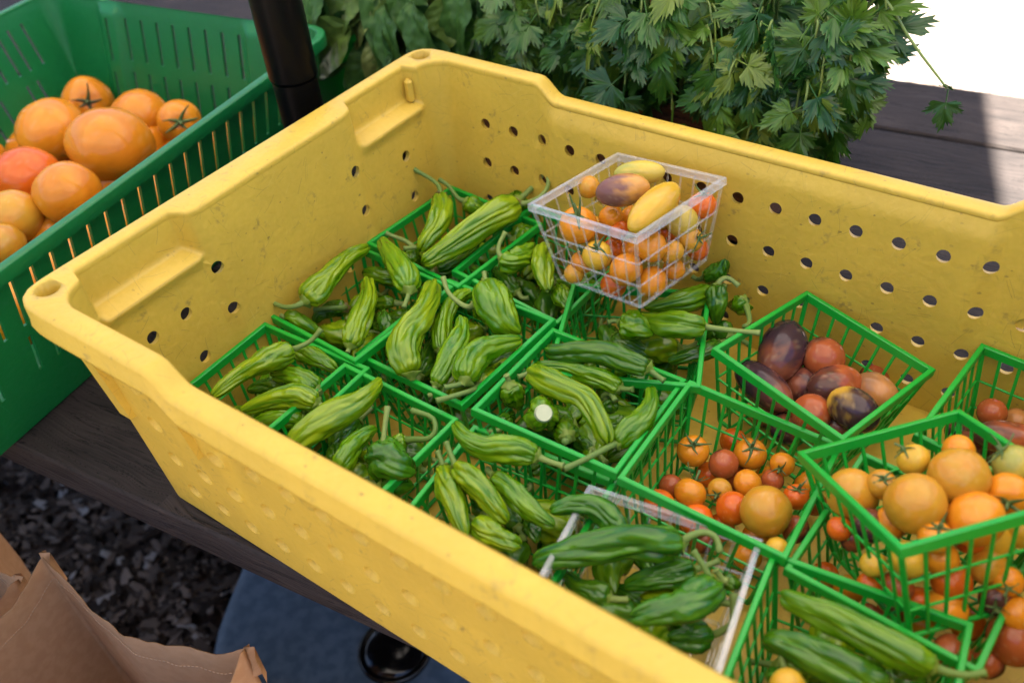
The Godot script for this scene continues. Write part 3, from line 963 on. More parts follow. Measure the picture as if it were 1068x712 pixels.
func tomato_calyx(r: float, h: float, rng: RandomNumberGenerator, dried: bool) -> ArrayMesh:
	var mb := MB.new()
	var top := h * 0.86
	var g := Color(0.06, 0.12, 0.030) if not dried else Color(0.040, 0.045, 0.020)
	var L0 := clampf(r * 0.85, 0.007, 0.017)
	for s in 5:
		var a := TAU * s / 5.0 + rng.randf_range(-0.25, 0.25)
		var dir := Vector3(cos(a), 0, sin(a)); var sd := Vector3(-sin(a), 0, cos(a))
		var curl := rng.randf_range(0.0, 1.1)
		var L := L0 * rng.randf_range(0.65, 1.25)
		var sway := rng.randf_range(-0.5, 0.5)
		var rows := []; var cols := []
		for j in 6:
			var f := j / 5.0
			var p := dir * (L * f) + sd * (sway * L * f * f) + Vector3(0, top + L * (0.10 + curl * f * f) - (L * f) * (L * f) / (2.2 * r) * (1.0 - curl * 0.5), 0)
			var w := L0 * 0.12 * (1.0 - f * 0.85) + L0 * 0.02
			rows.append(PackedVector3Array([p - sd * w, p + Vector3(0, L * 0.05, 0), p + sd * w, p - Vector3(0, L * 0.05, 0)]))
			var c := g.lerp(Color(0.13, 0.19, 0.06), rng.randf() * 0.6)
			cols.append(PackedColorArray([c, c, c, c]))
		mb.grid(rows, true, cols)
	var bend := Vector3(rng.randfn() * 0.5, 1, rng.randfn() * 0.5).normalized()
	var SL := L0 * rng.randf_range(0.35, 0.95)
	mb.tube([Vector3(0, top - 0.001, 0), Vector3(0, top + SL * 0.5, 0), Vector3(0, top + SL * 0.5, 0) + bend * SL * 0.6], [L0 * 0.13, L0 * 0.09, L0 * 0.11], 8, g.lerp(Color(0.14, 0.20, 0.07), 0.5))
	return mb.mesh(M.stem, true)
func build_tomatoes() -> void:
	var rng := RandomNumberGenerator.new()
	var idx := 0
	for d in TOMATOES:
		idx += 1
		rng.seed = 5000 + idx * 29
		var y: Vector3 = d[3].normalized()
		var x := y.cross(Vector3(0.3, 0.2, 1.0)).normalized()
		var big: bool = d[1] > 0.028
		var t := thing("large_tomato" if big else "small_tomato", d[6], "tomato", d[0], Basis(x, y, x.cross(y)), d[7])
		part("fruit", tomato_mesh(d[1], d[2], d[4], rng), t)
		if d[5]: part("stalk", tomato_calyx(d[1], d[2], rng, big), t)
# ------------------------------------------------------------------ herbs
func parsley_leaf(seed_: int, mat: Material) -> ArrayMesh:
	# three toothed leaflets on a short stalk; unit size, axis +y, face +z
	var rng := RandomNumberGenerator.new(); rng.seed = seed_
	var mb := MB.new()
	mb.tube([Vector3(0, -0.35, -0.02), Vector3(0, 0.0, 0.0), Vector3(0, 0.28, 0.0)], [0.022, 0.020, 0.014], 5)
	for lf in [[0.0, 1.0, 0.24], [-1.0, 0.78, 0.08], [1.0, 0.78, 0.08]]:
		var ang: float = lf[0] * rng.randf_range(0.85, 1.15)
		var sz: float = lf[1] * rng.randf_range(0.70, 0.90)
		var org := Vector3(0, lf[2], 0)
		var bend := rng.randf_range(0.1, 0.55); var fold := rng.randf_range(0.1, 0.45); var roll := rng.randf_range(-0.5, 0.5)
		var out := PackedVector2Array()
		var tips := [[-0.80, 0.50], [-0.62, 0.66], [-0.44, 0.76], [-0.26, 0.84], [-0.10, 0.98], [0.08, 1.0], [0.24, 0.86], [0.43, 0.78], [0.62, 0.66], [0.80, 0.50]]
		for q in tips.size():
			var a: float = tips[q][0] + rng.randf_range(-0.04, 0.04); var rr: float = tips[q][1] * rng.randf_range(0.92, 1.08)
			out.append(Vector2(sin(a), cos(a)) * rr)
			if q < tips.size() - 1:
				var deep := 0.88 if q not in [2, 3, 6, 5] else 0.70
				var a2: float = (tips[q][0] + tips[q + 1][0]) * 0.5
				out.append(Vector2(sin(a2), cos(a2)) * rr * deep)
		var P := func(p: Vector2) -> Vector3:
			var z := -bend * p.y * p.y * 0.5 + fold * absf(p.x) * 0.6 + roll * p.x * p.y * 0.5 + 0.035 * sin(p.x * 14.0 + p.y * 9.0)
			var b := Basis(Vector3.BACK, -ang)
			return org + b * (Vector3(p.x, p.y, z) * sz)
		var pale := Color(1.0, 0.92, 0.85)
		var c := mb.vert(P.call(Vector2.ZERO), pale)
		var ring1 := []; var ring2 := []; var ring3 := []
		for p in out:
			var tc := Color.WHITE * rng.randf_range(0.62, 0.95); tc.a = 1.0
			var vein := pale if ring1.size() % 4 == 0 else tc
			ring1.append(mb.vert(P.call(p * 0.35), vein.lerp(tc, 0.3))); ring2.append(mb.vert(P.call(p * 0.7), vein.lerp(tc, 0.5))); ring3.append(mb.vert(P.call(p), tc))
		for q in out.size() - 1:
			mb.tri(c, ring1[q], ring1[q + 1])
			mb.quad(ring1[q], ring2[q], ring2[q + 1], ring1[q + 1])
			mb.quad(ring2[q], ring3[q], ring3[q + 1], ring2[q + 1])
	return mb.mesh(mat, true)
func basil_leaf(seed_: int, mat: Material) -> ArrayMesh:
	# pointed oval with a sunk midrib and blistered between the side veins; unit length, axis +y, face +z
	var rng := RandomNumberGenerator.new(); rng.seed = seed_
	var nz := noise(seed_, 1.0, 3)
	var mb := MB.new()
	var bend := rng.randf_range(0.2, 0.75); var cup := rng.randf_range(0.25, 0.75); var tw := rng.randf_range(-0.7, 0.7)
	var wd := rng.randf_range(0.24, 0.31)
	var rows := []; var cols := []
	for j in 37:
		var f := j / 36.0
		var w := wd * pow(sin(PI * pow(f, 0.80)), 0.8) * (1.0 + 0.05 * nz.get_noise_2d(f * 6.0, 3.0)) + 0.004
		var row := PackedVector3Array(); var cr := PackedColorArray()
		for i in 17:
			var s := -1.0 + i * 0.125
			var x := s * w
			var ph := f * 44.0 - absf(s) * 9.0
			var z := -bend * f * f + cup * absf(x) * 0.9 + tw * x * f - 0.018 * exp(-s * s * 60.0)
			z += 0.016 * (absf(sin(ph * 0.5)) - 0.5) * smoothstep(0.05, 0.35, absf(s)) * smoothstep(1.0, 0.7, absf(s))
			z += 0.05 * nz.get_noise_2d(x * 5.0, f * 4.0) + 0.035 * s * s * sin(f * 15.0 + seed_)
			row.append(Vector3(x, f, z))
			var vein := maxf(exp(-s * s * 160.0), 0.55 * exp(-pow(sin(ph * 0.5), 2.0) * 14.0) * smoothstep(0.95, 0.6, absf(s)))
			var k := 0.80 + 0.25 * nz.get_noise_2d(x * 9.0 + 5.0, f * 6.0)
			var c := Color(k, k, k).lerp(Color(1.55, 1.30, 1.5), vein * 0.6); c.a = 1.0
			cr.append(c)
		rows.append(row); cols.append(cr)
	mb.grid(rows, false, cols)
	mb.tube([Vector3(0, -0.25, 0.02), Vector3(0, 0.02, -0.01)], [0.018, 0.016], 5)
	return mb.mesh(mat, true)
func aim(dir: Vector3, face: Vector3) -> Basis:
	var y := dir.normalized()
	var z := (face - y * face.dot(y))
	if z.length() < 0.05: z = y.cross(Vector3.RIGHT)
	z = z.normalized()
	return Basis(y.cross(z), y, z)
func stem_part(pts: Array, r0: float, r1: float, parent: Node) -> MeshInstance3D:
	var rad := []
	for j in pts.size(): rad.append(lerpf(r0, r1, j / float(pts.size() - 1)))
	var mb := MB.new()
	mb.tube(pts, rad, 7)
	return part("stem", mb.mesh(M.herb_stem), parent)
func parsley_bunch(label: String, base: Vector3, mid: Vector3, radii: Vector3, sprigs: int, seed_: int) -> void:
	var rng := RandomNumberGenerator.new(); rng.seed = seed_
	var t := thing("parsley_bunch", label, "parsley", base, Basis.IDENTITY, "parsley bunches behind the crate")
	var c := mid - base
	for s in sprigs:
		# tips spread over the shell of the head, thicker towards the viewer
		var d := Vector3(rng.randfn(), rng.randfn() * 0.8 + 0.25, rng.randfn() + 0.35).normalized()
		var rr := rng.randf_range(0.62, 1.0)
		var tip := c + Vector3(d.x * radii.x, d.y * radii.y, d.z * radii.z) * rr
		var lift := Vector3(d.x * 0.02, radii.y * 0.35, d.z * 0.02)
		var pts := spline([Vector3(rng.randfn() * 0.006, 0, rng.randfn() * 0.006), c * 0.45 + lift * 0.5 + d * 0.01, c * 0.3 + tip * 0.7 + lift * 0.55, tip], 12)
		grow_sprig(t, pts, rng, 0.034)
func grow_sprig(t: Node3D, pts: Array, rng: RandomNumberGenerator, size: float) -> void:
	var st := stem_part(pts, 0.0016, 0.0009, t)
	var n := pts.size()
	var end: Vector3 = pts[n - 1]
	var dir: Vector3 = (end - pts[n - 3]).normalized()
	var up := Vector3(0.15 + rng.randfn() * 0.4, 0.8, 0.7 + rng.randfn() * 0.4)
	place_leaf(st, end + dir * size * 0.3, dir + Vector3(0, -0.5, 0.1), up, size * rng.randf_range(0.95, 1.6), rng)
	var k := rng.randi_range(2, 3)
	for q in k:
		var j: int = n - 2 - q * 2
		var p: Vector3 = pts[j]
		var ax: Vector3 = (pts[j + 1] - pts[j - 1]).normalized()
		var sd := ax.cross(up).normalized() * (1.0 if q % 2 == 0 else -1.0)
		var ld := (sd + ax * 0.45 + Vector3(rng.randfn() * 0.3, -0.35 + rng.randfn() * 0.25, rng.randfn() * 0.3)).normalized()
		var sz := size * rng.randf_range(0.75, 1.2)
		place_leaf(st, p + ld * sz * 0.34, ld, up + Vector3(rng.randfn() * 0.4, 0, rng.randfn() * 0.4), sz, rng)
func place_leaf(st: Node3D, at: Vector3, dir: Vector3, face: Vector3, size: float, rng: RandomNumberGenerator) -> void:
	var r := rng.randf()
	var tone := 0 if r < 0.42 else (1 if r < 0.66 else (2 if r < 0.90 else 3))
	var key := "parsley%d_%d" % [rng.randi() % 5, tone]
	part("leaf", meshes[key], st, Transform3D(aim(dir, face).scaled(Vector3.ONE * size), at))
func build_herbs() -> void:
	for v in 5:
		for q in 4:
			meshes["parsley%d_%d" % [v, q]] = parsley_leaf(300 + v, M["parsley%d" % q])
			meshes["basil%d_%d" % [v, q]] = basil_leaf(400 + v, M["basil%d" % q])
	# wooden box the herbs stand in
	var bx := Basis(Vector3.UP, 0.10)
	var t := thing("wooden_box", "brown wooden box behind the yellow crate holding parsley", "box", Vector3(0.10, TABLE, -0.115), bx)
	var W := 0.36; var D := 0.26; var Hb := 0.135
	for i in 3:
		var y := 0.024 + i * 0.045
		for z in [0.0, -D]:
			var mb := MB.new(); mb.box(Transform3D.IDENTITY, Vector3(W, 0.041, 0.009), 0.0012)
			part("slat", mb.mesh(M.box_wood), t, Transform3D(Basis.IDENTITY, Vector3(0, y, z)))
		for x in [-W * 0.5 - 0.005, W * 0.5 + 0.005]:
			var mb := MB.new(); mb.box(Transform3D.IDENTITY, Vector3(D + 0.009, 0.041, 0.009), 0.0012)
			part("slat", mb.mesh(M.box_wood), t, Transform3D(Basis(Vector3.UP, PI * 0.5), Vector3(x, y, -D * 0.5)))
	for x in [-1.0, 1.0]:
		for z in [-0.016, -D + 0.016]:
			var mb := MB.new(); mb.box(Transform3D.IDENTITY, Vector3(0.02, Hb, 0.02), 0.0015)
			part("corner_post", mb.mesh(M.box_wood), t, Transform3D(Basis.IDENTITY, Vector3(x * (W * 0.5 - 0.011), Hb * 0.5 + 0.002, z)))
	var bm := MB.new(); bm.box(Transform3D.IDENTITY, Vector3(W - 0.004, 0.008, D - 0.012), 0.001)
	part("bottom_board", bm.mesh(M.box_wood), t, Transform3D(Basis.IDENTITY, Vector3(0, 0.006, -D * 0.5)))
	# small green tub holding the basil, mostly hidden
	var tub := thing("herb_tub", "bright green plastic tub behind the umbrella pole under the basil", "tub", Vector3(-0.245, TABLE, -0.20))
	var mb2 := MB.new()
	var rows := []
	for pr in [[0.0, 0.004], [0.095, 0.004], [0.118, 0.150], [0.126, 0.150], [0.126, 0.138], [0.122, 0.138], [0.099, 0.0], [0.0, 0.0]]:
		var row := PackedVector3Array()
		for i in 48: row.append(Vector3(cos(TAU * i / 48.0) * pr[0], pr[1], sin(TAU * i / 48.0) * pr[0]))
		rows.append(row)
	mb2.grid(rows, true, [], true)
	part("pot", mb2.mesh(M.mesh_green), tub)
	parsley_bunch("full bunch of flat parsley spilling over the wooden box rim", Vector3(0.15, TABLE + 0.02, -0.22), Vector3(0.17, RIM + 0.005, -0.155), Vector3(0.13, 0.095, 0.09), 78, 71)
	parsley_bunch("bunch of flat parsley drooping onto the bare table boards", Vector3(0.24, TABLE + 0.02, -0.23), Vector3(0.29, RIM - 0.005, -0.16), Vector3(0.085, 0.11, 0.085), 78, 72)
	parsley_bunch("bunch of flat parsley next to the basil", Vector3(0.04, TABLE + 0.02, -0.24), Vector3(0.03, RIM - 0.015, -0.16), Vector3(0.11, 0.085, 0.08), 62, 73)
	# one long stray stalk arching out over the bare table
	var rng := RandomNumberGenerator.new(); rng.seed = 99
	var sp := thing("parsley_sprig", "long parsley stalk arching out with a single drooping leaf at its end", "parsley", Vector3(0.24, TABLE + 0.03, -0.22))
	var o := sp.position
	var pts := spline([Vector3(0, 0, 0), Vector3(0.285, RIM + 0.075, -0.16) - o, Vector3(0.345, RIM + 0.062, -0.15) - o, Vector3(0.385, RIM + 0.022, -0.15) - o, Vector3(0.417, RIM - 0.008, -0.15) - o], 18)
	var st := stem_part(pts, 0.0018, 0.0009, sp)
	var e: Vector3 = pts[17]
	part("leaf", meshes["parsley1_2"], st, Transform3D(aim(Vector3(0.1, -1, 0.15), Vector3(0.2, 0.3, 1)).scaled(Vector3.ONE * 0.026), e + Vector3(0.002, -0.010, 0.0)))
	part("leaf", meshes["parsley2_0"], st, Transform3D(aim(Vector3(0.2, 0.6, 0.6), Vector3(0, 0.4, -1)).scaled(Vector3.ONE * 0.013), e))
	# basil: leafy stalks leaning over the tub's edge
	for b in [["bunch of broad basil leaves hanging behind the crate corner", Vector3(-0.20, TABLE + 0.02, -0.19), Vector3(-0.125, RIM - 0.035, -0.135), Vector3(0.085, 0.075, 0.055), 30, 81], ["bunch of paler basil beside the umbrella pole", Vector3(-0.26, TABLE + 0.02, -0.21), Vector3(-0.235, RIM - 0.03, -0.15), Vector3(0.065, 0.075, 0.06), 22, 82], ["bunch of basil tucked between the tub and the parsley", Vector3(-0.16, TABLE + 0.02, -0.24), Vector3(-0.055, RIM - 0.02, -0.155), Vector3(0.075, 0.07, 0.055), 26, 83]]:
		basil_bunch(b[0], b[1], b[2], b[3], b[4], b[5])
func basil_bunch(label: String, base: Vector3, mid: Vector3, radii: Vector3, stalks: int, seed_: int) -> void:
	var rng := RandomNumberGenerator.new(); rng.seed = seed_
	var t := thing("basil_bunch", label, "basil", base, Basis.IDENTITY, "basil bunches behind the crate")
	var c := mid - base
	for s in stalks:
		var d := Vector3(rng.randfn(), rng.randfn() * 0.9, rng.randfn() * 0.8 + 0.5).normalized()
		var tip := c + Vector3(d.x * radii.x, d.y * radii.y, d.z * radii.z) * rng.randf_range(0.45, 1.0)
		var pts := spline([Vector3(rng.randfn() * 0.006, 0, rng.randfn() * 0.006), c * 0.5 + Vector3(0, 0.03, 0), c * 0.25 + tip * 0.75 + Vector3(0, 0.025, 0), tip], 10)
		var st := stem_part(pts, 0.0020, 0.0011, t)
		for q in (2 if rng.randf() < 0.6 else 3):
			var ld := Vector3(rng.randfn() * 0.6 + d.x * 0.3, -0.75 + rng.randfn() * 0.35, 0.25 + rng.randfn() * 0.35).normalized()
			var r := rng.randf()
			var tone := 0 if r < 0.35 else (1 if r < 0.62 else (2 if r < 0.85 else 3))
			var size := rng.randf_range(0.055, 0.10)
			var face := Vector3(0.35 + rng.randfn() * 0.5, 0.5, 0.75 + rng.randfn() * 0.3)
			var j := 9 - q * 2
			part("leaf", meshes["basil%d_%d" % [rng.randi() % 5, tone]], st, Transform3D(aim(ld, face).scaled(Vector3.ONE * size), pts[j] + ld * size * 0.22))

# ------------------------------------------------------------------ paper bags
func bag(called_label: String, at: Vector3, yaw: float, W: float, D: float, Hh: float, seed_: int) -> void:
	# local: far wall along x at z 0, bag opens towards +z, rim at y Hh
	var t := thing("paper_bag", called_label, "paper bag", at, Basis(Vector3.UP, yaw), "brown paper bags under the table edge")
	var nz := noise(seed_, 6.0, 3)
	var outline := []
	var hem := []
	var segs := 30
	for i in segs: outline.append([Vector2(W * i / segs, 0.024 * (1.0 - absf(2.0 * i / segs - 1.0))), 0])
	for i in segs * 2: outline.append([Vector2(W, D * i / (segs * 2.0)), 1])
	for i in segs: outline.append([Vector2(W * (1.0 - float(i) / segs), D - 0.02 * sin(PI * i / segs)), 2])
	for i in segs * 2: outline.append([Vector2(0, D * (1.0 - i / (segs * 2.0))), 3])
	var n := outline.size()
	var P := func(i: int, y: float, off: float) -> Vector3:
		var q: Array = outline[posmod(i, n)]
		var a: Vector2 = outline[posmod(i + 1, n)][0] - outline[posmod(i - 1, n)][0]
		var nrm := Vector2(a.y, -a.x).normalized()
		var f := y / Hh
		var p: Vector2 = q[0]
		if q[1] == 0: p.y = lerpf(0.0, p.y, clampf(f * 1.3, 0.0, 1.0))
		var wob := 0.0025 * nz.get_noise_2d(p.x * 3.0 + q[1] * 9.0, y * 1.4) * (0.4 + f)
		p += nrm * (wob + off)
		var top := 0.0
		if f > 0.5: top = (0.006 * nz.get_noise_2d(p.x * 5.0 + q[1] * 5.0, 60.0 + p.y * 5.0) + 0.012 * exp(-pow(Vector2(p.x, p.y).length() / 0.02, 2.0)) + 0.014 * exp(-pow(Vector2(p.x - W, p.y).length() / 0.016, 2.0))) * smoothstep(0.8, 1.0, f)
		return Vector3(p.x, y + top, p.y)
	var rows_o := []; var rows_i := []
	var ny := 22
	for j in ny + 1:
		var y := Hh * j / ny
		var a := PackedVector3Array(); var b := PackedVector3Array()
		for i in n:
			a.append(P.call(i, y, 0.0)); b.append(P.call(i, y, -0.0009))
		rows_o.append(a); rows_i.append(b)
	var mb := MB.new()
	rows_i.reverse()
	rows_o.append_array(rows_i)
	mb.grid(rows_o, true, [], true)
	part("wall", mb.mesh(M.kraft), t)
	mb = MB.new(); mb.box(Transform3D.IDENTITY, Vector3(W - 0.004, 0.002, D - 0.004), 0.0005)
	part("bottom", mb.mesh(M.kraft), t, Transform3D(Basis.IDENTITY, Vector3(W * 0.5, 0.0012, D * 0.5)))
	# row of stitches below the edge, on the inside
	mb = MB.new()
	for i in n:
		for h in 2:
			var f := (h + 0.2) / 2.0
			var p0: Vector3 = P.call(i, Hh - 0.024, -0.0012).lerp(P.call(i + 1, Hh - 0.024, -0.0012), f)
			var p1: Vector3 = P.call(i, Hh - 0.024, -0.0012).lerp(P.call(i + 1, Hh - 0.024, -0.0012), f + 0.30)
			mb.bar(p0, p1, 0.0007, 0.0006, Vector3.UP, 0.0001)
	part("stitching", mb.mesh(M.stitch), t)
	# torn gusset folds standing up at the two far corners
	for q in [[0.0, 0.5], [W, -0.6]]:
		mb = MB.new()
		var b0 := Vector3(q[0], Hh - 0.02, 0.0)
		var r := []
		for j in 5:
			var y := j * 0.0085
			r.append(PackedVector3Array([b0 + Vector3(-0.009 + 0.002 * j, y, -0.004), b0 + Vector3(-0.002, y + 0.002, 0.005 - 0.001 * j), b0 + Vector3(0.003, y - 0.001, -0.004), b0 + Vector3(0.009, y + 0.003 * sin(j * 1.3), 0.003)]))
		mb.grid(r, false)
		part("folded_corner", mb.mesh(M.kraft), t)
func build_bags() -> void:
	bag("open brown paper bag with a stitched hem standing by the table front", Vector3(-0.020, 0.0, 0.478), 0.155, 0.196, 0.30, 0.50, 5)
	bag("brown paper bag standing behind the stitched one", Vector3(-0.225, 0.0, 0.456), -0.221, 0.19, 0.28, 0.48, 9)

# ------------------------------------------------------------------ what lies where
const BASKETS := {
	"b00": [Vector3(0.0836,0.6020,0.0818), 0.006, -0.093, -0.001, "green mesh basket of peppers in the crate corner nearest the basil"],
	"b01": [Vector3(0.0723,0.6032,0.1981), -0.007, -0.078, 0.036, "green mesh basket of peppers, middle one along the ledged end wall"],
	"b02": [Vector3(0.0810,0.6020,0.3127), -0.001, 0.025, 0.006, "green mesh basket of peppers in the crate corner by the drilled rim"],
	"b10": [Vector3(0.1738,0.5996,0.0730), 0.049, -0.069, -0.056, "green mesh basket of peppers against the wall beside the clear basket"],
	"b11": [Vector3(0.1701,0.6019,0.1936), 0.011, -0.063, 0.070, "green mesh basket of peppers with a squat pleated pepper standing in it"],
	"b12": [Vector3(0.1689,0.6019,0.3176), -0.001, -0.023, 0.009, "green mesh basket with a fat dark pepper and bare floor showing"],
	"b20": [Vector3(0.2851,0.6018,0.1190), -0.021, 0.386, 0.021, "green mesh basket of peppers partly under the clear tomato basket"],
	"b21": [Vector3(0.2916,0.6087,0.2025), -0.108, 0.055, -0.045, "green mesh basket of peppers, one showing a white cut stem"],
	"b22": [Vector3(0.2970,0.5980,0.3100), 0.000, 0.080, 0.000, "green mesh basket of peppers between the near rim and the cut-stem basket"],
	"b31": [Vector3(0.4066,0.6038,0.2003), -0.082, 0.047, -0.082, "green mesh basket of orange cherry tomatoes with one big olive tomato"],
	"b30": [Vector3(0.4222,0.6093,0.0843), -0.095, -0.263, -0.075, "green mesh basket of dark brown and purple plum tomatoes, turned askew"],
	"b40": [Vector3(0.5600,0.6080,0.0740), 0.000, -0.120, 0.000, "green mesh basket of brown tomatoes against the wall beside the dark plum tomatoes"],
	"b41": [Vector3(0.5190,0.6425,0.1809), 0.029, -0.722, 0.350, "green mesh basket heaped with yellow-orange tomatoes, tilted on its neighbours"],
	"b42": [Vector3(0.5254,0.5979,0.2043), 0.002, -0.068, 0.001, "green mesh basket of tomatoes beneath the tilted heaped basket"],
	"b43": [Vector3(0.5172,0.6017,0.2989), -0.041, 0.114, 0.007, "green mesh basket with two long dark peppers next to the clear basket"],
	"c0": [Vector3(0.2523,0.6915,0.0718), -0.040, -0.172, 0.150, "clear plastic mesh basket of small tomatoes stacked on the green baskets"],
	"c1": [Vector3(0.4025,0.6111,0.3119), -0.134, 0.186, -0.027, "clear plastic mesh basket of large glossy peppers at the near rim"],
}
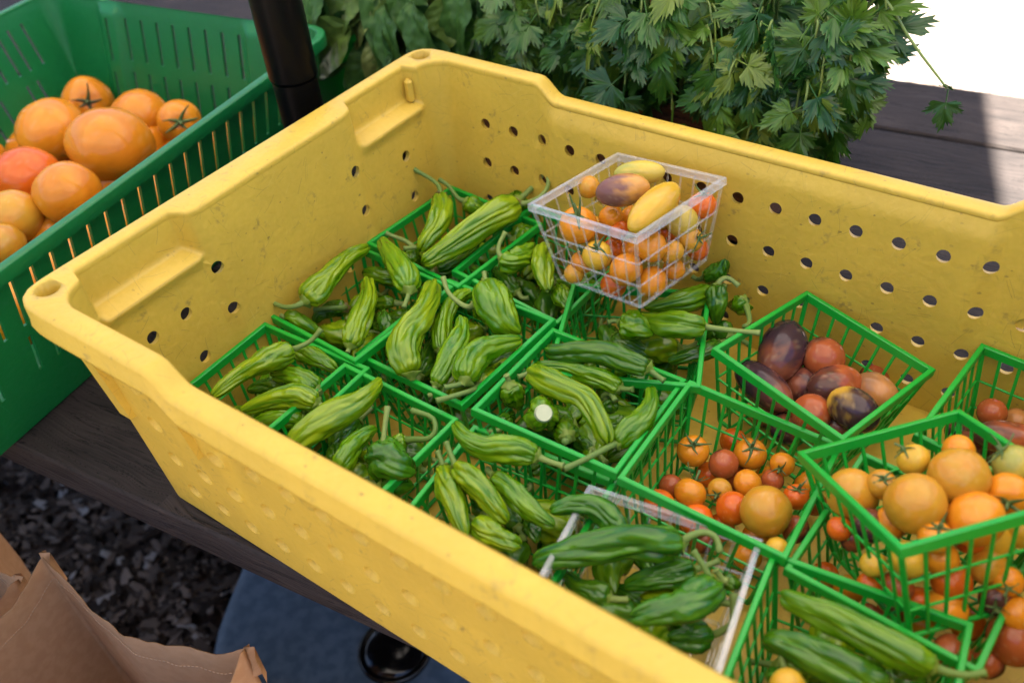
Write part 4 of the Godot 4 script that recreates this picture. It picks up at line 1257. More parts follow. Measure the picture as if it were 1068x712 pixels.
const PEPPERS := [
	[[0.0452,0.6120,0.2298, 0.0448,0.6140,0.2142, 0.0406,0.6140,0.1914, 0.0357,0.6120,0.1676, 0.0360,0.6080,0.1425], 0.0112, [0.0426,0.6120,0.2383, 0.0330,0.6100,0.2424, 0.0200,0.6100,0.2428, 0.0138,0.6120,0.2406], 1, 0, "long green pepper lying along the rim with its stem hooked over the corner", ""],
	[[0.1078,0.6040,0.2462, 0.1041,0.6080,0.2354, 0.0945,0.6100,0.2140, 0.0802,0.6080,0.1926, 0.0603,0.6020,0.1730], 0.0092, [0.1094,0.6020,0.2517], 1, 0, "slender pale green pepper with short stem in the middle basket against the ledged end wall", "peppers in the middle basket against the ledged end wall"],
	[[0.1152,0.6160,0.1798, 0.1030,0.6180,0.1695, 0.0794,0.6160,0.1543, 0.0599,0.6140,0.1433, 0.0431,0.6120,0.1333], 0.0113, [0.1176,0.6140,0.1855, 0.1198,0.6100,0.1939], 2, 0, "bent green pepper with a reddish calyx draped over two basket rims", ""],
	[[0.0684,0.5820,0.1404, 0.0538,0.5860,0.1483, 0.0397,0.5860,0.1515, 0.0337,0.5820,0.1518], 0.0076, [], 0, 0, "medium mid green pepper in the middle basket against the ledged end wall", "peppers in the middle basket against the ledged end wall"],
	[[0.0340,0.5940,0.2401, 0.0381,0.5960,0.2399, 0.0506,0.5920,0.2371, 0.0611,0.5820,0.2329], 0.0086, [0.0165,0.5980,0.2424], 0, 0, "stubby mid green pepper with short stem in the middle basket against the ledged end wall", "peppers in the middle basket against the ledged end wall"],
	[[0.0520,0.5840,0.1968, 0.0414,0.5820,0.2016, 0.0345,0.5800,0.2116, 0.0338,0.5760,0.2186], 0.0074, [0.0473,0.5900,0.2078, 0.0361,0.5900,0.2172], 3, 0, "medium dark green pepper with short stem in the middle basket against the ledged end wall", "peppers in the middle basket against the ledged end wall"],
	[[0.1078,0.5880,0.2054, 0.1033,0.5940,0.2023, 0.0934,0.5960,0.1939], 0.0078, [], 3, 0, "stubby dark green pepper in the middle basket against the ledged end wall", "peppers in the middle basket against the ledged end wall"],
	[[0.0909,0.5900,0.1754, 0.0830,0.5900,0.1786, 0.0745,0.5860,0.1822, 0.0717,0.5820,0.1900], 0.0057, [], 0, 0, "medium mid green pepper in the middle basket against the ledged end wall", "peppers in the middle basket against the ledged end wall"],
	[[0.1240,0.6200,0.0394, 0.1202,0.6220,0.0588, 0.1142,0.6200,0.0822, 0.1077,0.6160,0.1102, 0.1004,0.6120,0.1269, 0.0942,0.6080,0.1383], 0.0131, [0.1331,0.6220,0.0344, 0.1406,0.6260,0.0269, 0.1417,0.6300,0.0158, 0.1357,0.6360,0.0046], 1, 0, "largest long green pepper with upturned stem in the basket nearest the basil", ""],
	[[0.0509,0.6160,0.0580, 0.0672,0.6160,0.0758, 0.0756,0.6140,0.0952, 0.0769,0.6100,0.1113, 0.0749,0.6040,0.1208], 0.0110, [0.0443,0.6200,0.0503, 0.0342,0.6240,0.0481, 0.0165,0.6320,0.0515], 1, 0, "green pepper standing on its tip with a long bowed stem", ""],
	[[0.0658,0.6060,0.0415, 0.0704,0.6020,0.0393, 0.0764,0.5960,0.0348, 0.0832,0.5880,0.0302], 0.0089, [0.0597,0.6100,0.0445, 0.0469,0.6160,0.0398, 0.0360,0.6200,0.0398], 2, 0, "stubby fresh green pepper with long stem in the mesh basket in the crate corner nearest", "peppers in the mesh basket in the crate corner nearest the basil"],
	[[0.1166,0.6140,0.0243, 0.1147,0.6120,0.0245, 0.1050,0.6060,0.0249, 0.0875,0.5960,0.0256], 0.0097, [0.1196,0.6200,0.0005, 0.1206,0.6260,-0.0096, 0.1204,0.6340,-0.0171], 0, 0, "stubby mid green pepper with long stem in the mesh basket in the crate corner nearest", "peppers in the mesh basket in the crate corner nearest the basil"],
	[[0.0575,0.5940,0.1098, 0.0621,0.5900,0.1176, 0.0636,0.5820,0.1240], 0.0068, [0.0506,0.5980,0.1100, 0.0408,0.6020,0.1135, 0.0335,0.6060,0.1172], 2, 0, "stubby fresh green pepper with long stem in the mesh basket in the crate corner nearest", "peppers in the mesh basket in the crate corner nearest the basil"],
	[[0.0774,0.5980,0.1116, 0.0862,0.5880,0.1042, 0.0979,0.5800,0.0984], 0.0077, [0.0702,0.6020,0.1154, 0.0591,0.6020,0.1232], 3, 0, "stubby dark green pepper with short stem in the mesh basket in the crate corner nearest", "peppers in the mesh basket in the crate corner nearest the basil"],
	[[0.0858,0.5820,0.1147, 0.0919,0.5820,0.1016, 0.0930,0.5800,0.0747, 0.0921,0.5780,0.0515], 0.0087, [], 3, 0, "slender dark green pepper in the mesh basket in the crate corner nearest the basil", "peppers in the mesh basket in the crate corner nearest the basil"],
	[[0.1494,0.6060,0.0980, 0.1574,0.6060,0.0966, 0.1597,0.6040,0.0829, 0.1581,0.6020,0.0631], 0.0115, [0.1429,0.6100,0.0953, 0.1399,0.6140,0.0891, 0.1398,0.6200,0.0795], 2, 0, "stubby green pepper with a scarred calyx facing out, beside the clear basket", ""],
	[[0.1693,0.6040,0.0632, 0.1771,0.6060,0.0809, 0.1909,0.6060,0.0989, 0.2019,0.6020,0.1102], 0.0103, [0.1669,0.6060,0.0564], 1, 0, "medium pale green pepper with short stem in the mesh basket just left of the clear", "peppers in the mesh basket just left of the clear tomato basket"],
	[[0.1302,0.5940,0.0560, 0.1327,0.5940,0.0445, 0.1349,0.5900,0.0264], 0.0095, [0.1226,0.5980,0.0566], 0, 0, "stubby mid green pepper with short stem in the mesh basket just left of the clear", "peppers in the mesh basket just left of the clear tomato basket"],
	[[0.1974,0.5900,0.0910, 0.2126,0.5920,0.1028, 0.2232,0.5900,0.1081], 0.0079, [], 0, 0, "stubby mid green pepper in the mesh basket just left of the clear tomato basket", "peppers in the mesh basket just left of the clear tomato basket"],
	[[0.1080,0.5820,0.0973, 0.1245,0.5820,0.1023, 0.1370,0.5780,0.0987], 0.0075, [], 3, 0, "medium dark green pepper in the mesh basket just left of the clear tomato basket", "peppers in the mesh basket just left of the clear tomato basket"],
	[[0.1621,0.5760,0.0984, 0.1450,0.5780,0.0911, 0.1240,0.5760,0.0809], 0.0075, [], 3, 0, "medium dark green pepper in the mesh basket just left of the clear tomato basket", "peppers in the mesh basket just left of the clear tomato basket"],
	[[0.1706,0.6060,0.2466, 0.1583,0.6120,0.2394, 0.1493,0.6140,0.2247, 0.1441,0.6140,0.2057, 0.1347,0.6120,0.1813, 0.1179,0.6080,0.1536], 0.0127, [0.1707,0.6020,0.2488], 1, 1, "big twisted green pepper with a forked tip beside the basket edge", ""],
	[[0.1662,0.5960,0.2083, 0.1543,0.5980,0.1917, 0.1438,0.6000,0.1690, 0.1404,0.5980,0.1482, 0.1444,0.5940,0.1329], 0.0078, [], 2, 0, "slender fresh green pepper in the mesh basket between the end-wall basket and the cut-stem pepper", "peppers in the mesh basket between the end-wall basket and the cut-stem pepper basket"],
	[[0.1914,0.6020,0.2437, 0.1894,0.6080,0.2296, 0.1834,0.6100,0.2085, 0.1771,0.6100,0.1930, 0.1673,0.6100,0.1802], 0.0087, [], 2, 1, "green pepper with two knobs at its tip in the middle of its basket", ""],
	[[0.1667,0.6180,0.1448, 0.1794,0.6180,0.1558, 0.1939,0.6140,0.1650, 0.2046,0.6080,0.1679, 0.2119,0.6020,0.1661], 0.0149, [0.1650,0.6220,0.1431, 0.1608,0.6240,0.1384], 2, 0, "squat pleated green pepper standing like a bell with stem up", ""],
	[[0.1657,0.6080,0.1593, 0.1721,0.6040,0.1569, 0.1782,0.5960,0.1534, 0.1825,0.5880,0.1512], 0.0108, [0.1641,0.6100,0.1671, 0.1555,0.6120,0.1680, 0.1432,0.6160,0.1652, 0.1336,0.6220,0.1580], 1, 0, "stubby pale green pepper with long stem in the mesh basket between the end-wall basket and", "peppers in the mesh basket between the end-wall basket and the cut-stem pepper basket"],
	[[0.2145,0.6120,0.2372, 0.2092,0.6140,0.2276, 0.2067,0.6140,0.2111, 0.2114,0.6120,0.1960, 0.2212,0.6080,0.1763], 0.0114, [0.2127,0.6120,0.2429, 0.2055,0.6120,0.2506], 2, 0, "smooth curved green pepper lying along the basket front edge", ""],
	[[0.2168,0.5980,0.2250, 0.2128,0.5920,0.2083, 0.2088,0.5860,0.1885], 0.0072, [0.2206,0.6080,0.2415, 0.2092,0.6120,0.2641], 1, 0, "medium pale green pepper with short stem in the mesh basket between the end-wall basket and", "peppers in the mesh basket between the end-wall basket and the cut-stem pepper basket"],
	[[0.1587,0.5820,0.2282, 0.1527,0.5820,0.2101, 0.1385,0.5800,0.1853], 0.0076, [], 3, 0, "medium dark green pepper in the mesh basket between the end-wall basket and the cut-stem pepper", "peppers in the mesh basket between the end-wall basket and the cut-stem pepper basket"],
	[[0.3220,0.6140,0.1612, 0.3095,0.6160,0.1640, 0.2879,0.6140,0.1624, 0.2686,0.6100,0.1673, 0.2545,0.6060,0.1718, 0.2414,0.6020,0.1719], 0.0099, [0.3279,0.6120,0.1621, 0.3361,0.6100,0.1629], 3, 0, "long dark green pepper along the back rim with a brown scar across it", ""],
	[[0.3092,0.6020,0.1784, 0.2974,0.6040,0.1786, 0.2813,0.6020,0.1788, 0.2635,0.6000,0.1797, 0.2383,0.5960,0.1860], 0.0077, [0.3142,0.6040,0.1789, 0.3193,0.6060,0.1783], 0, 0, "slender mid green pepper with short stem in the mesh basket holding the pepper with a", "peppers in the mesh basket holding the pepper with a white cut end"],
	[[0.2526,0.6140,0.2067, 0.2701,0.6200,0.2139, 0.2896,0.6240,0.2181, 0.3047,0.6240,0.2189, 0.3210,0.6180,0.2274, 0.3319,0.6100,0.2345], 0.0098, [0.2495,0.6140,0.2120, 0.2465,0.6140,0.2161], 1, 1, "large pale green pepper bent across the middle of its basket", ""],
	[[0.2443,0.6120,0.2242, 0.2456,0.6060,0.2243, 0.2455,0.5960,0.2218, 0.2450,0.5840,0.2176], 0.0098, [0.2435,0.6160,0.2237, 0.2422,0.6200,0.2236], 0, 0, "stubby round green pepper with an upright stem by the rim", ""],
	[[0.2846,0.6180,0.2399, 0.2788,0.6080,0.2332, 0.2707,0.5960,0.2269, 0.2588,0.5820,0.2218], 0.0116, [0.2872,0.6220,0.2423], 0, 5, "green pepper end-on showing a white cut stem", ""],
	[[0.3016,0.6020,0.2372, 0.2945,0.5960,0.2288, 0.2845,0.5860,0.2175, 0.2747,0.5760,0.2068], 0.0096, [], 0, 0, "round green pepper tip pointing straight out below the cut end", ""],
	[[0.3348,0.6060,0.2295, 0.3372,0.6080,0.2170, 0.3398,0.6080,0.2030, 0.3380,0.6080,0.1860, 0.3293,0.6060,0.1700], 0.0085, [0.3341,0.6100,0.2371, 0.3288,0.6140,0.2562, 0.3218,0.6160,0.2729], 0, 0, "curled green pepper with a long pale stem crossing the basket rim", ""],
	[[0.3003,0.5900,0.1823, 0.3047,0.5860,0.1842, 0.3080,0.5780,0.1845], 0.0063, [0.2986,0.5940,0.1834, 0.3032,0.5980,0.1830, 0.3106,0.5980,0.1876], 3, 0, "stubby dark green pepper with long stem in the mesh basket holding the pepper with a", "peppers in the mesh basket holding the pepper with a white cut end"],
	[[0.2507,0.5920,0.2454, 0.2480,0.5880,0.2361, 0.2446,0.5800,0.2225], 0.0062, [], 3, 0, "medium dark green pepper in the mesh basket holding the pepper with a white cut end", "peppers in the mesh basket holding the pepper with a white cut end"],
	[[0.3135,0.5820,0.2246, 0.3009,0.5780,0.2196, 0.2874,0.5720,0.2060], 0.0068, [], 3, 0, "medium dark green pepper in the mesh basket holding the pepper with a white cut end", "peppers in the mesh basket holding the pepper with a white cut end"],
	[[0.3193,0.5780,0.1845, 0.3135,0.5760,0.1925, 0.3043,0.5720,0.2003], 0.0077, [], 3, 0, "stubby dark green pepper in the mesh basket holding the pepper with a white cut end", "peppers in the mesh basket holding the pepper with a white cut end"],
	[[0.1428,0.6020,0.3446, 0.1475,0.6080,0.3313, 0.1553,0.6120,0.3139, 0.1611,0.6120,0.2961, 0.1606,0.6100,0.2795, 0.1547,0.6060,0.2643], 0.0109, [], 1, 0, "long bent green pepper with its tip over the basket corner, stem end behind the rim", ""],
	[[0.1804,0.5940,0.3411, 0.1801,0.6000,0.3312, 0.1767,0.6000,0.3146, 0.1768,0.5960,0.2964], 0.0087, [], 2, 0, "medium fresh green pepper in the mesh basket showing bare crate floor behind a stem", "peppers in the mesh basket showing bare crate floor behind a stem"],
	[[0.1976,0.5980,0.3196, 0.2079,0.6020,0.3194, 0.2191,0.6020,0.3195, 0.2255,0.5940,0.3126], 0.0149, [0.2022,0.6060,0.3168, 0.1991,0.6120,0.3097, 0.1905,0.6220,0.2932], 4, 0, "fat dark glossy green pepper with an upright stem", ""],
	[[0.2008,0.5920,0.2916, 0.1958,0.5900,0.2957, 0.1870,0.5820,0.2991], 0.0061, [0.2083,0.5960,0.2903, 0.2187,0.6000,0.2872, 0.2204,0.6040,0.2810, 0.2134,0.6080,0.2757, 0.1984,0.6100,0.2793], 2, 0, "small pepper with a long looping stem", ""],
	[[0.1622,0.5820,0.3320, 0.1584,0.5840,0.3163, 0.1543,0.5820,0.2958], 0.0076, [], 3, 0, "medium dark green pepper in the mesh basket showing bare crate floor behind a stem", "peppers in the mesh basket showing bare crate floor behind a stem"],
	[[0.2095,0.5900,0.3313, 0.2175,0.5860,0.3255, 0.2222,0.5800,0.3139], 0.0085, [], 4, 0, "stubby glossy dark green pepper in the mesh basket showing bare crate floor behind a stem", "peppers in the mesh basket showing bare crate floor behind a stem"],
	[[0.0795,0.6140,0.2807, 0.0785,0.6160,0.2912, 0.0733,0.6160,0.3041, 0.0646,0.6120,0.3188, 0.0581,0.6060,0.3427], 0.0100, [0.0850,0.6160,0.2762, 0.0899,0.6180,0.2671, 0.0935,0.6240,0.2575], 1, 0, "green pepper tapering to a thin point with a curved upright stem", ""],
	[[0.0689,0.5980,0.2690, 0.0826,0.6000,0.2674, 0.0980,0.6000,0.2673, 0.1099,0.5980,0.2665], 0.0074, [], 0, 1, "medium mid green pepper in the basket in the crate corner by the raised rim hole", "peppers in the basket in the crate corner by the raised rim hole"],
	[[0.1147,0.5980,0.2915, 0.1013,0.6020,0.2911, 0.0853,0.6000,0.2921, 0.0675,0.5940,0.2941], 0.0088, [0.1187,0.5980,0.2927], 0, 0, "medium mid green pepper with short stem in the basket in the crate corner by the", "peppers in the basket in the crate corner by the raised rim hole"],
	[[0.1258,0.6000,0.3035, 0.1119,0.6040,0.3072, 0.0966,0.6020,0.3175, 0.0766,0.5940,0.3353], 0.0092, [], 1, 0, "medium pale green pepper in the basket in the crate corner by the raised rim hole", "peppers in the basket in the crate corner by the raised rim hole"],
	[[0.1195,0.5900,0.3143, 0.1087,0.5920,0.3218, 0.0934,0.5880,0.3299, 0.0822,0.5820,0.3381], 0.0078, [], 0, 0, "medium mid green pepper in the basket in the crate corner by the raised rim hole", "peppers in the basket in the crate corner by the raised rim hole"],
	[[0.0794,0.5840,0.2924, 0.0626,0.5820,0.2975, 0.0480,0.5780,0.3077], 0.0075, [], 3, 0, "medium dark green pepper in the basket in the crate corner by the raised rim hole", "peppers in the basket in the crate corner by the raised rim hole"],
	[[0.1129,0.5780,0.2968, 0.1104,0.5780,0.3099, 0.1014,0.5760,0.3269], 0.0072, [], 3, 0, "medium dark green pepper in the basket in the crate corner by the raised rim hole", "peppers in the basket in the crate corner by the raised rim hole"],
	[[0.2600,0.6140,0.3066, 0.2716,0.6160,0.3101, 0.2854,0.6140,0.3135, 0.2985,0.6080,0.3169, 0.3082,0.6020,0.3187], 0.0085, [0.2530,0.6160,0.3023, 0.2446,0.6200,0.2968], 1, 0, "straight green pepper with a tall pointed stem in the basket by the near rim", ""],
	[[0.2470,0.6020,0.3055, 0.2612,0.6060,0.3179, 0.2746,0.6060,0.3280, 0.2910,0.6000,0.3406], 0.0098, [], 1, 0, "medium pale green pepper in the mesh basket beside the clear pepper tray", "peppers in the mesh basket beside the clear pepper tray"],
	[[0.2818,0.6060,0.2949, 0.2955,0.6080,0.2988, 0.3104,0.6080,0.3042, 0.3245,0.6060,0.3070, 0.3349,0.6020,0.3057], 0.0079, [], 0, 0, "slender mid green pepper in the mesh basket beside the clear pepper tray", "peppers in the mesh basket beside the clear pepper tray"],
	[[0.2895,0.5980,0.3267, 0.3017,0.6000,0.3297, 0.3137,0.6000,0.3299, 0.3229,0.5980,0.3267], 0.0089, [], 1, 1, "stubby pale green pepper in the mesh basket beside the clear pepper tray", "peppers in the mesh basket beside the clear pepper tray"],
	[[0.3022,0.6180,0.2745, 0.2930,0.6200,0.2773, 0.2802,0.6200,0.2821, 0.2673,0.6200,0.2880, 0.2530,0.6200,0.2867, 0.2375,0.6180,0.2786], 0.0095, [0.3108,0.6180,0.2740, 0.3214,0.6180,0.2723], 2, 0, "hooked green pepper hanging over the rim below the cut-stem basket", ""],
	[[0.3105,0.5820,0.2995, 0.3184,0.5840,0.3054, 0.3236,0.5820,0.3101], 0.0062, [], 3, 0, "stubby dark green pepper in the mesh basket beside the clear pepper tray", "peppers in the mesh basket beside the clear pepper tray"],
	[[0.2816,0.5820,0.3091, 0.2716,0.5820,0.3020, 0.2591,0.5800,0.2942], 0.0071, [], 3, 0, "stubby dark green pepper in the mesh basket beside the clear pepper tray", "peppers in the mesh basket beside the clear pepper tray"],
	[[0.3043,0.5780,0.3043, 0.2910,0.5780,0.2986, 0.2733,0.5760,0.2886], 0.0071, [], 3, 0, "medium dark green pepper in the mesh basket beside the clear pepper tray", "peppers in the mesh basket beside the clear pepper tray"],
	[[0.3731,0.6000,0.2862, 0.3652,0.6040,0.2844, 0.3524,0.6080,0.2837, 0.3386,0.6080,0.2887, 0.3273,0.6040,0.2982], 0.0084, [], 4, 0, "arched glossy green pepper bridging the corner of the clear tray", ""],
	[[0.4096,0.6120,0.2830, 0.4005,0.6160,0.2913, 0.3841,0.6160,0.2999, 0.3661,0.6120,0.3142, 0.3529,0.6080,0.3255, 0.3388,0.6020,0.3350], 0.0114, [0.4135,0.6160,0.2776, 0.4200,0.6180,0.2721, 0.4270,0.6160,0.2709, 0.4323,0.6120,0.2762], 4, 0, "largest green pepper, lying on top in the clear tray with a curled stem", ""],
	[[0.4350,0.6040,0.2921, 0.4360,0.6080,0.3058, 0.4303,0.6100,0.3197, 0.4207,0.6100,0.3287, 0.4091,0.6080,0.3396], 0.0108, [0.4289,0.6100,0.2891, 0.4195,0.6160,0.2859], 4, 1, "blunt bent green pepper in front of the largest one in the clear tray", ""],
	[[0.4182,0.5900,0.2812, 0.4118,0.5920,0.2901, 0.4010,0.5900,0.3000, 0.3871,0.5820,0.3081], 0.0087, [], 4, 0, "medium glossy dark green pepper in the clear plastic tray of peppers", "peppers in the clear plastic tray of peppers"],
	[[0.3862,0.5900,0.3250, 0.3765,0.5900,0.3265, 0.3651,0.5880,0.3266, 0.3506,0.5820,0.3204], 0.0076, [0.3915,0.5920,0.3240, 0.3963,0.5920,0.3209], 3, 0, "medium dark green pepper with short stem in the clear plastic tray of peppers", "peppers in the clear plastic tray of peppers"],
	[[0.4425,0.5780,0.3085, 0.4386,0.5820,0.3160, 0.4320,0.5820,0.3224, 0.4227,0.5780,0.3255], 0.0089, [0.4471,0.5820,0.3084, 0.4532,0.5880,0.3022, 0.4522,0.5920,0.2970, 0.4482,0.6000,0.2898], 4, 0, "stubby glossy dark green pepper with long stem in the clear plastic tray of peppers", "peppers in the clear plastic tray of peppers"],
	[[0.4378,0.5860,0.2754, 0.4409,0.5820,0.2719, 0.4454,0.5760,0.2667], 0.0052, [0.4347,0.5880,0.2757, 0.4304,0.5920,0.2752], 3, 0, "stubby dark green pepper with short stem in the clear plastic tray of peppers", "peppers in the clear plastic tray of peppers"],
	[[0.4160,0.5680,0.3022, 0.3974,0.5680,0.3044, 0.3762,0.5660,0.3032], 0.0083, [], 4, 0, "medium glossy dark green pepper in the clear plastic tray of peppers", "peppers in the clear plastic tray of peppers"],
	[[0.3969,0.5680,0.2785, 0.3835,0.5680,0.2766, 0.3656,0.5660,0.2774], 0.0080, [], 4, 0, "stubby glossy dark green pepper in the clear plastic tray of peppers", "peppers in the clear plastic tray of peppers"],
	[[0.5552,0.6180,0.2871, 0.5446,0.6200,0.2883, 0.5267,0.6200,0.2880, 0.5032,0.6160,0.2851, 0.4874,0.6140,0.2852, 0.4729,0.6100,0.2826], 0.0099, [0.5629,0.6180,0.2859, 0.5713,0.6180,0.2824, 0.5783,0.6200,0.2774], 0, 0, "straight dark green pepper on top, stem towards the tilted basket", ""],
	[[0.5393,0.6040,0.3016, 0.5225,0.6080,0.3060, 0.5023,0.6060,0.3065, 0.4862,0.6020,0.3053, 0.4743,0.5960,0.3059], 0.0113, [], 3, 0, "medium dark green pepper in the mesh basket with two long peppers on top", "peppers in the mesh basket with two long peppers on top"],
	[[0.4970,0.5900,0.3199, 0.4893,0.5900,0.3196, 0.4818,0.5860,0.3165], 0.0073, [0.4897,0.5960,0.3146, 0.4802,0.6020,0.3043], 4, 0, "stubby glossy dark green pepper with short stem in the mesh basket with two long peppers", "peppers in the mesh basket with two long peppers on top"],
	[[0.5394,0.5940,0.2802, 0.5445,0.5960,0.2815, 0.5522,0.5920,0.2792], 0.0057, [0.5357,0.5960,0.2812, 0.5329,0.6000,0.2796], 3, 0, "stubby dark green pepper with short stem in the mesh basket with two long peppers on", "peppers in the mesh basket with two long peppers on top"],
	[[0.2753,0.6020,0.1149, 0.2845,0.6040,0.1162, 0.2941,0.6040,0.1171, 0.2998,0.6000,0.1137], 0.0117, [], 0, 0, "round green pepper tip below the corner of the clear tomato basket", ""],
	[[0.3339,0.6120,0.0983, 0.3281,0.6140,0.1043, 0.3169,0.6120,0.1069, 0.3034,0.6060,0.1054, 0.2824,0.5980,0.1001, 0.2632,0.5900,0.0935], 0.0106, [0.3431,0.6140,0.0982, 0.3604,0.6160,0.0946, 0.3757,0.6180,0.0908], 0, 0, "green pepper with a dry brown calyx and a long straight stem", ""],
	[[0.3167,0.6000,0.0461, 0.3102,0.6020,0.0569, 0.3022,0.6040,0.0712, 0.2904,0.6020,0.0806, 0.2765,0.5960,0.0830], 0.0098, [], 0, 0, "medium mid green pepper in the mesh basket partly under the clear tomato basket", "peppers in the mesh basket partly under the clear tomato basket"],
	[[0.3222,0.6120,0.0491, 0.3255,0.6080,0.0553, 0.3289,0.6000,0.0612, 0.3310,0.5880,0.0652], 0.0087, [0.3235,0.6160,0.0457, 0.3276,0.6160,0.0406, 0.3369,0.6120,0.0407], 3, 0, "upright green pepper with a fat hooked stem beside the crate wall", ""],
	[[0.3014,0.5960,0.0244, 0.3095,0.6020,0.0243, 0.3146,0.6100,0.0233, 0.3162,0.6180,0.0227], 0.0086, [], 4, 0, "stubby glossy dark green pepper in the mesh basket partly under the clear tomato basket", "peppers in the mesh basket partly under the clear tomato basket"],
	[[0.3439,0.6020,0.0431, 0.3414,0.5980,0.0457, 0.3293,0.5880,0.0387], 0.0083, [0.3587,0.6060,0.0682, 0.3596,0.6080,0.0793], 0, 0, "stubby mid green pepper with short stem in the mesh basket partly under the clear tomato", "peppers in the mesh basket partly under the clear tomato basket"],
	[[0.3407,0.5820,0.0793, 0.3368,0.5860,0.0970, 0.3258,0.5840,0.1072, 0.3143,0.5780,0.1128], 0.0074, [], 3, 0, "medium dark green pepper in the mesh basket partly under the clear tomato basket", "peppers in the mesh basket partly under the clear tomato basket"],
	[[0.2627,0.5760,0.1078, 0.2771,0.5760,0.1100, 0.2968,0.5720,0.1065], 0.0092, [], 3, 0, "stubby dark green pepper in the mesh basket partly under the clear tomato basket", "peppers in the mesh basket partly under the clear tomato basket"],
	[[0.3440,0.5820,0.0656, 0.3317,0.5800,0.0635, 0.3200,0.5720,0.0692], 0.0092, [], 3, 0, "stubby dark green pepper in the mesh basket partly under the clear tomato basket", "peppers in the mesh basket partly under the clear tomato basket"],
	[[0.0835,0.5466,0.0977, 0.1032,0.5485,0.1126, 0.1279,0.5465,0.1133], 0.0114, [], 0, 0, "green pepper at the bottom of the mesh basket in the crate corner nearest the basil", "peppers at the bottom of the mesh basket in the crate corner nearest the basil"],
	[[0.0662,0.5440,0.0746, 0.0640,0.5459,0.0958, 0.0594,0.5438,0.1165], 0.0105, [], 0, 0, "green pepper at the bottom of the mesh basket in the crate corner nearest the basil", "peppers at the bottom of the mesh basket in the crate corner nearest the basil"],
	[[0.0977,0.5472,0.0496, 0.1044,0.5491,0.0668, 0.1075,0.5470,0.0851], 0.0114, [], 0, 0, "green pepper at the bottom of the mesh basket in the crate corner nearest the basil", "peppers at the bottom of the mesh basket in the crate corner nearest the basil"],
	[[0.0420,0.5445,0.0569, 0.0611,0.5464,0.0693, 0.0837,0.5444,0.0756], 0.0124, [], 1, 0, "green pepper at the bottom of the mesh basket in the crate corner nearest the basil", "peppers at the bottom of the mesh basket in the crate corner nearest the basil"],
	[[0.1331,0.5684,0.0549, 0.1097,0.5704,0.0596, 0.0873,0.5683,0.0678], 0.0105, [], 3, 0, "green pepper at the bottom of the mesh basket in the crate corner nearest the basil", "peppers at the bottom of the mesh basket in the crate corner nearest the basil"],
	[[0.0931,0.5678,0.0860, 0.1010,0.5697,0.1025, 0.1034,0.5676,0.1206], 0.0112, [], 3, 0, "green pepper at the bottom of the mesh basket in the crate corner nearest the basil", "peppers at the bottom of the mesh basket in the crate corner nearest the basil"],
	[[0.0762,0.5703,0.0895, 0.0574,0.5722,0.0946, 0.0421,0.5702,0.1066], 0.0124, [], 1, 0, "green pepper at the bottom of the mesh basket in the crate corner nearest the basil", "peppers at the bottom of the mesh basket in the crate corner nearest the basil"],
	[[0.1246,0.5699,0.0538, 0.1031,0.5718,0.0622, 0.0822,0.5698,0.0720], 0.0119, [], 1, 0, "green pepper at the bottom of the mesh basket in the crate corner nearest the basil", "peppers at the bottom of the mesh basket in the crate corner nearest the basil"],
	[[0.0659,0.5707,0.0473, 0.0688,0.5726,0.0673, 0.0762,0.5705,0.0861], 0.0115, [], 3, 0, "green pepper at the bottom of the mesh basket in the crate corner nearest the basil", "peppers at the bottom of the mesh basket in the crate corner nearest the basil"],
	[[0.0740,0.5480,0.2062, 0.0942,0.5508,0.2200, 0.1188,0.5497,0.2214], 0.0112, [], 1, 0, "green pepper at the bottom of the middle basket against the ledged end wall", "peppers at the bottom of the middle basket against the ledged end wall"],
	[[0.0501,0.5449,0.1903, 0.0537,0.5472,0.2123, 0.0633,0.5458,0.2325], 0.0121, [], 1, 0, "green pepper at the bottom of the middle basket against the ledged end wall", "peppers at the bottom of the middle basket against the ledged end wall"],
	[[0.0915,0.5488,0.1515, 0.0915,0.5511,0.1754, 0.0905,0.5493,0.1993], 0.0113, [], 0, 0, "green pepper at the bottom of the middle basket against the ledged end wall", "peppers at the bottom of the middle basket against the ledged end wall"],
	[[0.0420,0.5441,0.1721, 0.0591,0.5469,0.1719, 0.0828,0.5458,0.1761], 0.0121, [], 3, 0, "green pepper at the bottom of the middle basket against the ledged end wall", "peppers at the bottom of the middle basket against the ledged end wall"],
	[[0.1180,0.5729,0.1704, 0.0955,0.5742,0.1776, 0.0801,0.5718,0.1955], 0.0114, [], 0, 0, "green pepper at the bottom of the middle basket against the ledged end wall", "peppers at the bottom of the middle basket against the ledged end wall"],
	[[0.0932,0.5700,0.2018, 0.0961,0.5723,0.2206, 0.0985,0.5705,0.2395], 0.0124, [], 1, 0, "green pepper at the bottom of the middle basket against the ledged end wall", "peppers at the bottom of the middle basket against the ledged end wall"],
	[[0.0711,0.5698,0.2041, 0.0550,0.5714,0.2188, 0.0403,0.5687,0.2190], 0.0124, [], 1, 0, "green pepper at the bottom of the middle basket against the ledged end wall", "peppers at the bottom of the middle basket against the ledged end wall"],
	[[0.1148,0.5707,0.1781, 0.0937,0.5720,0.1811, 0.0727,0.5693,0.1842], 0.0106, [], 3, 0, "green pepper at the bottom of the middle basket against the ledged end wall", "peppers at the bottom of the middle basket against the ledged end wall"],
	[[0.0542,0.5707,0.1606, 0.0538,0.5729,0.1803, 0.0540,0.5711,0.2000], 0.0120, [], 1, 0, "green pepper at the bottom of the middle basket against the ledged end wall", "peppers at the bottom of the middle basket against the ledged end wall"],
	[[0.0774,0.5448,0.3285, 0.0985,0.5469,0.3315, 0.1166,0.5450,0.3427], 0.0112, [], 3, 0, "green pepper at the bottom of the basket in the crate corner by the raised rim", "peppers at the bottom of the basket in the crate corner by the raised rim hole"],
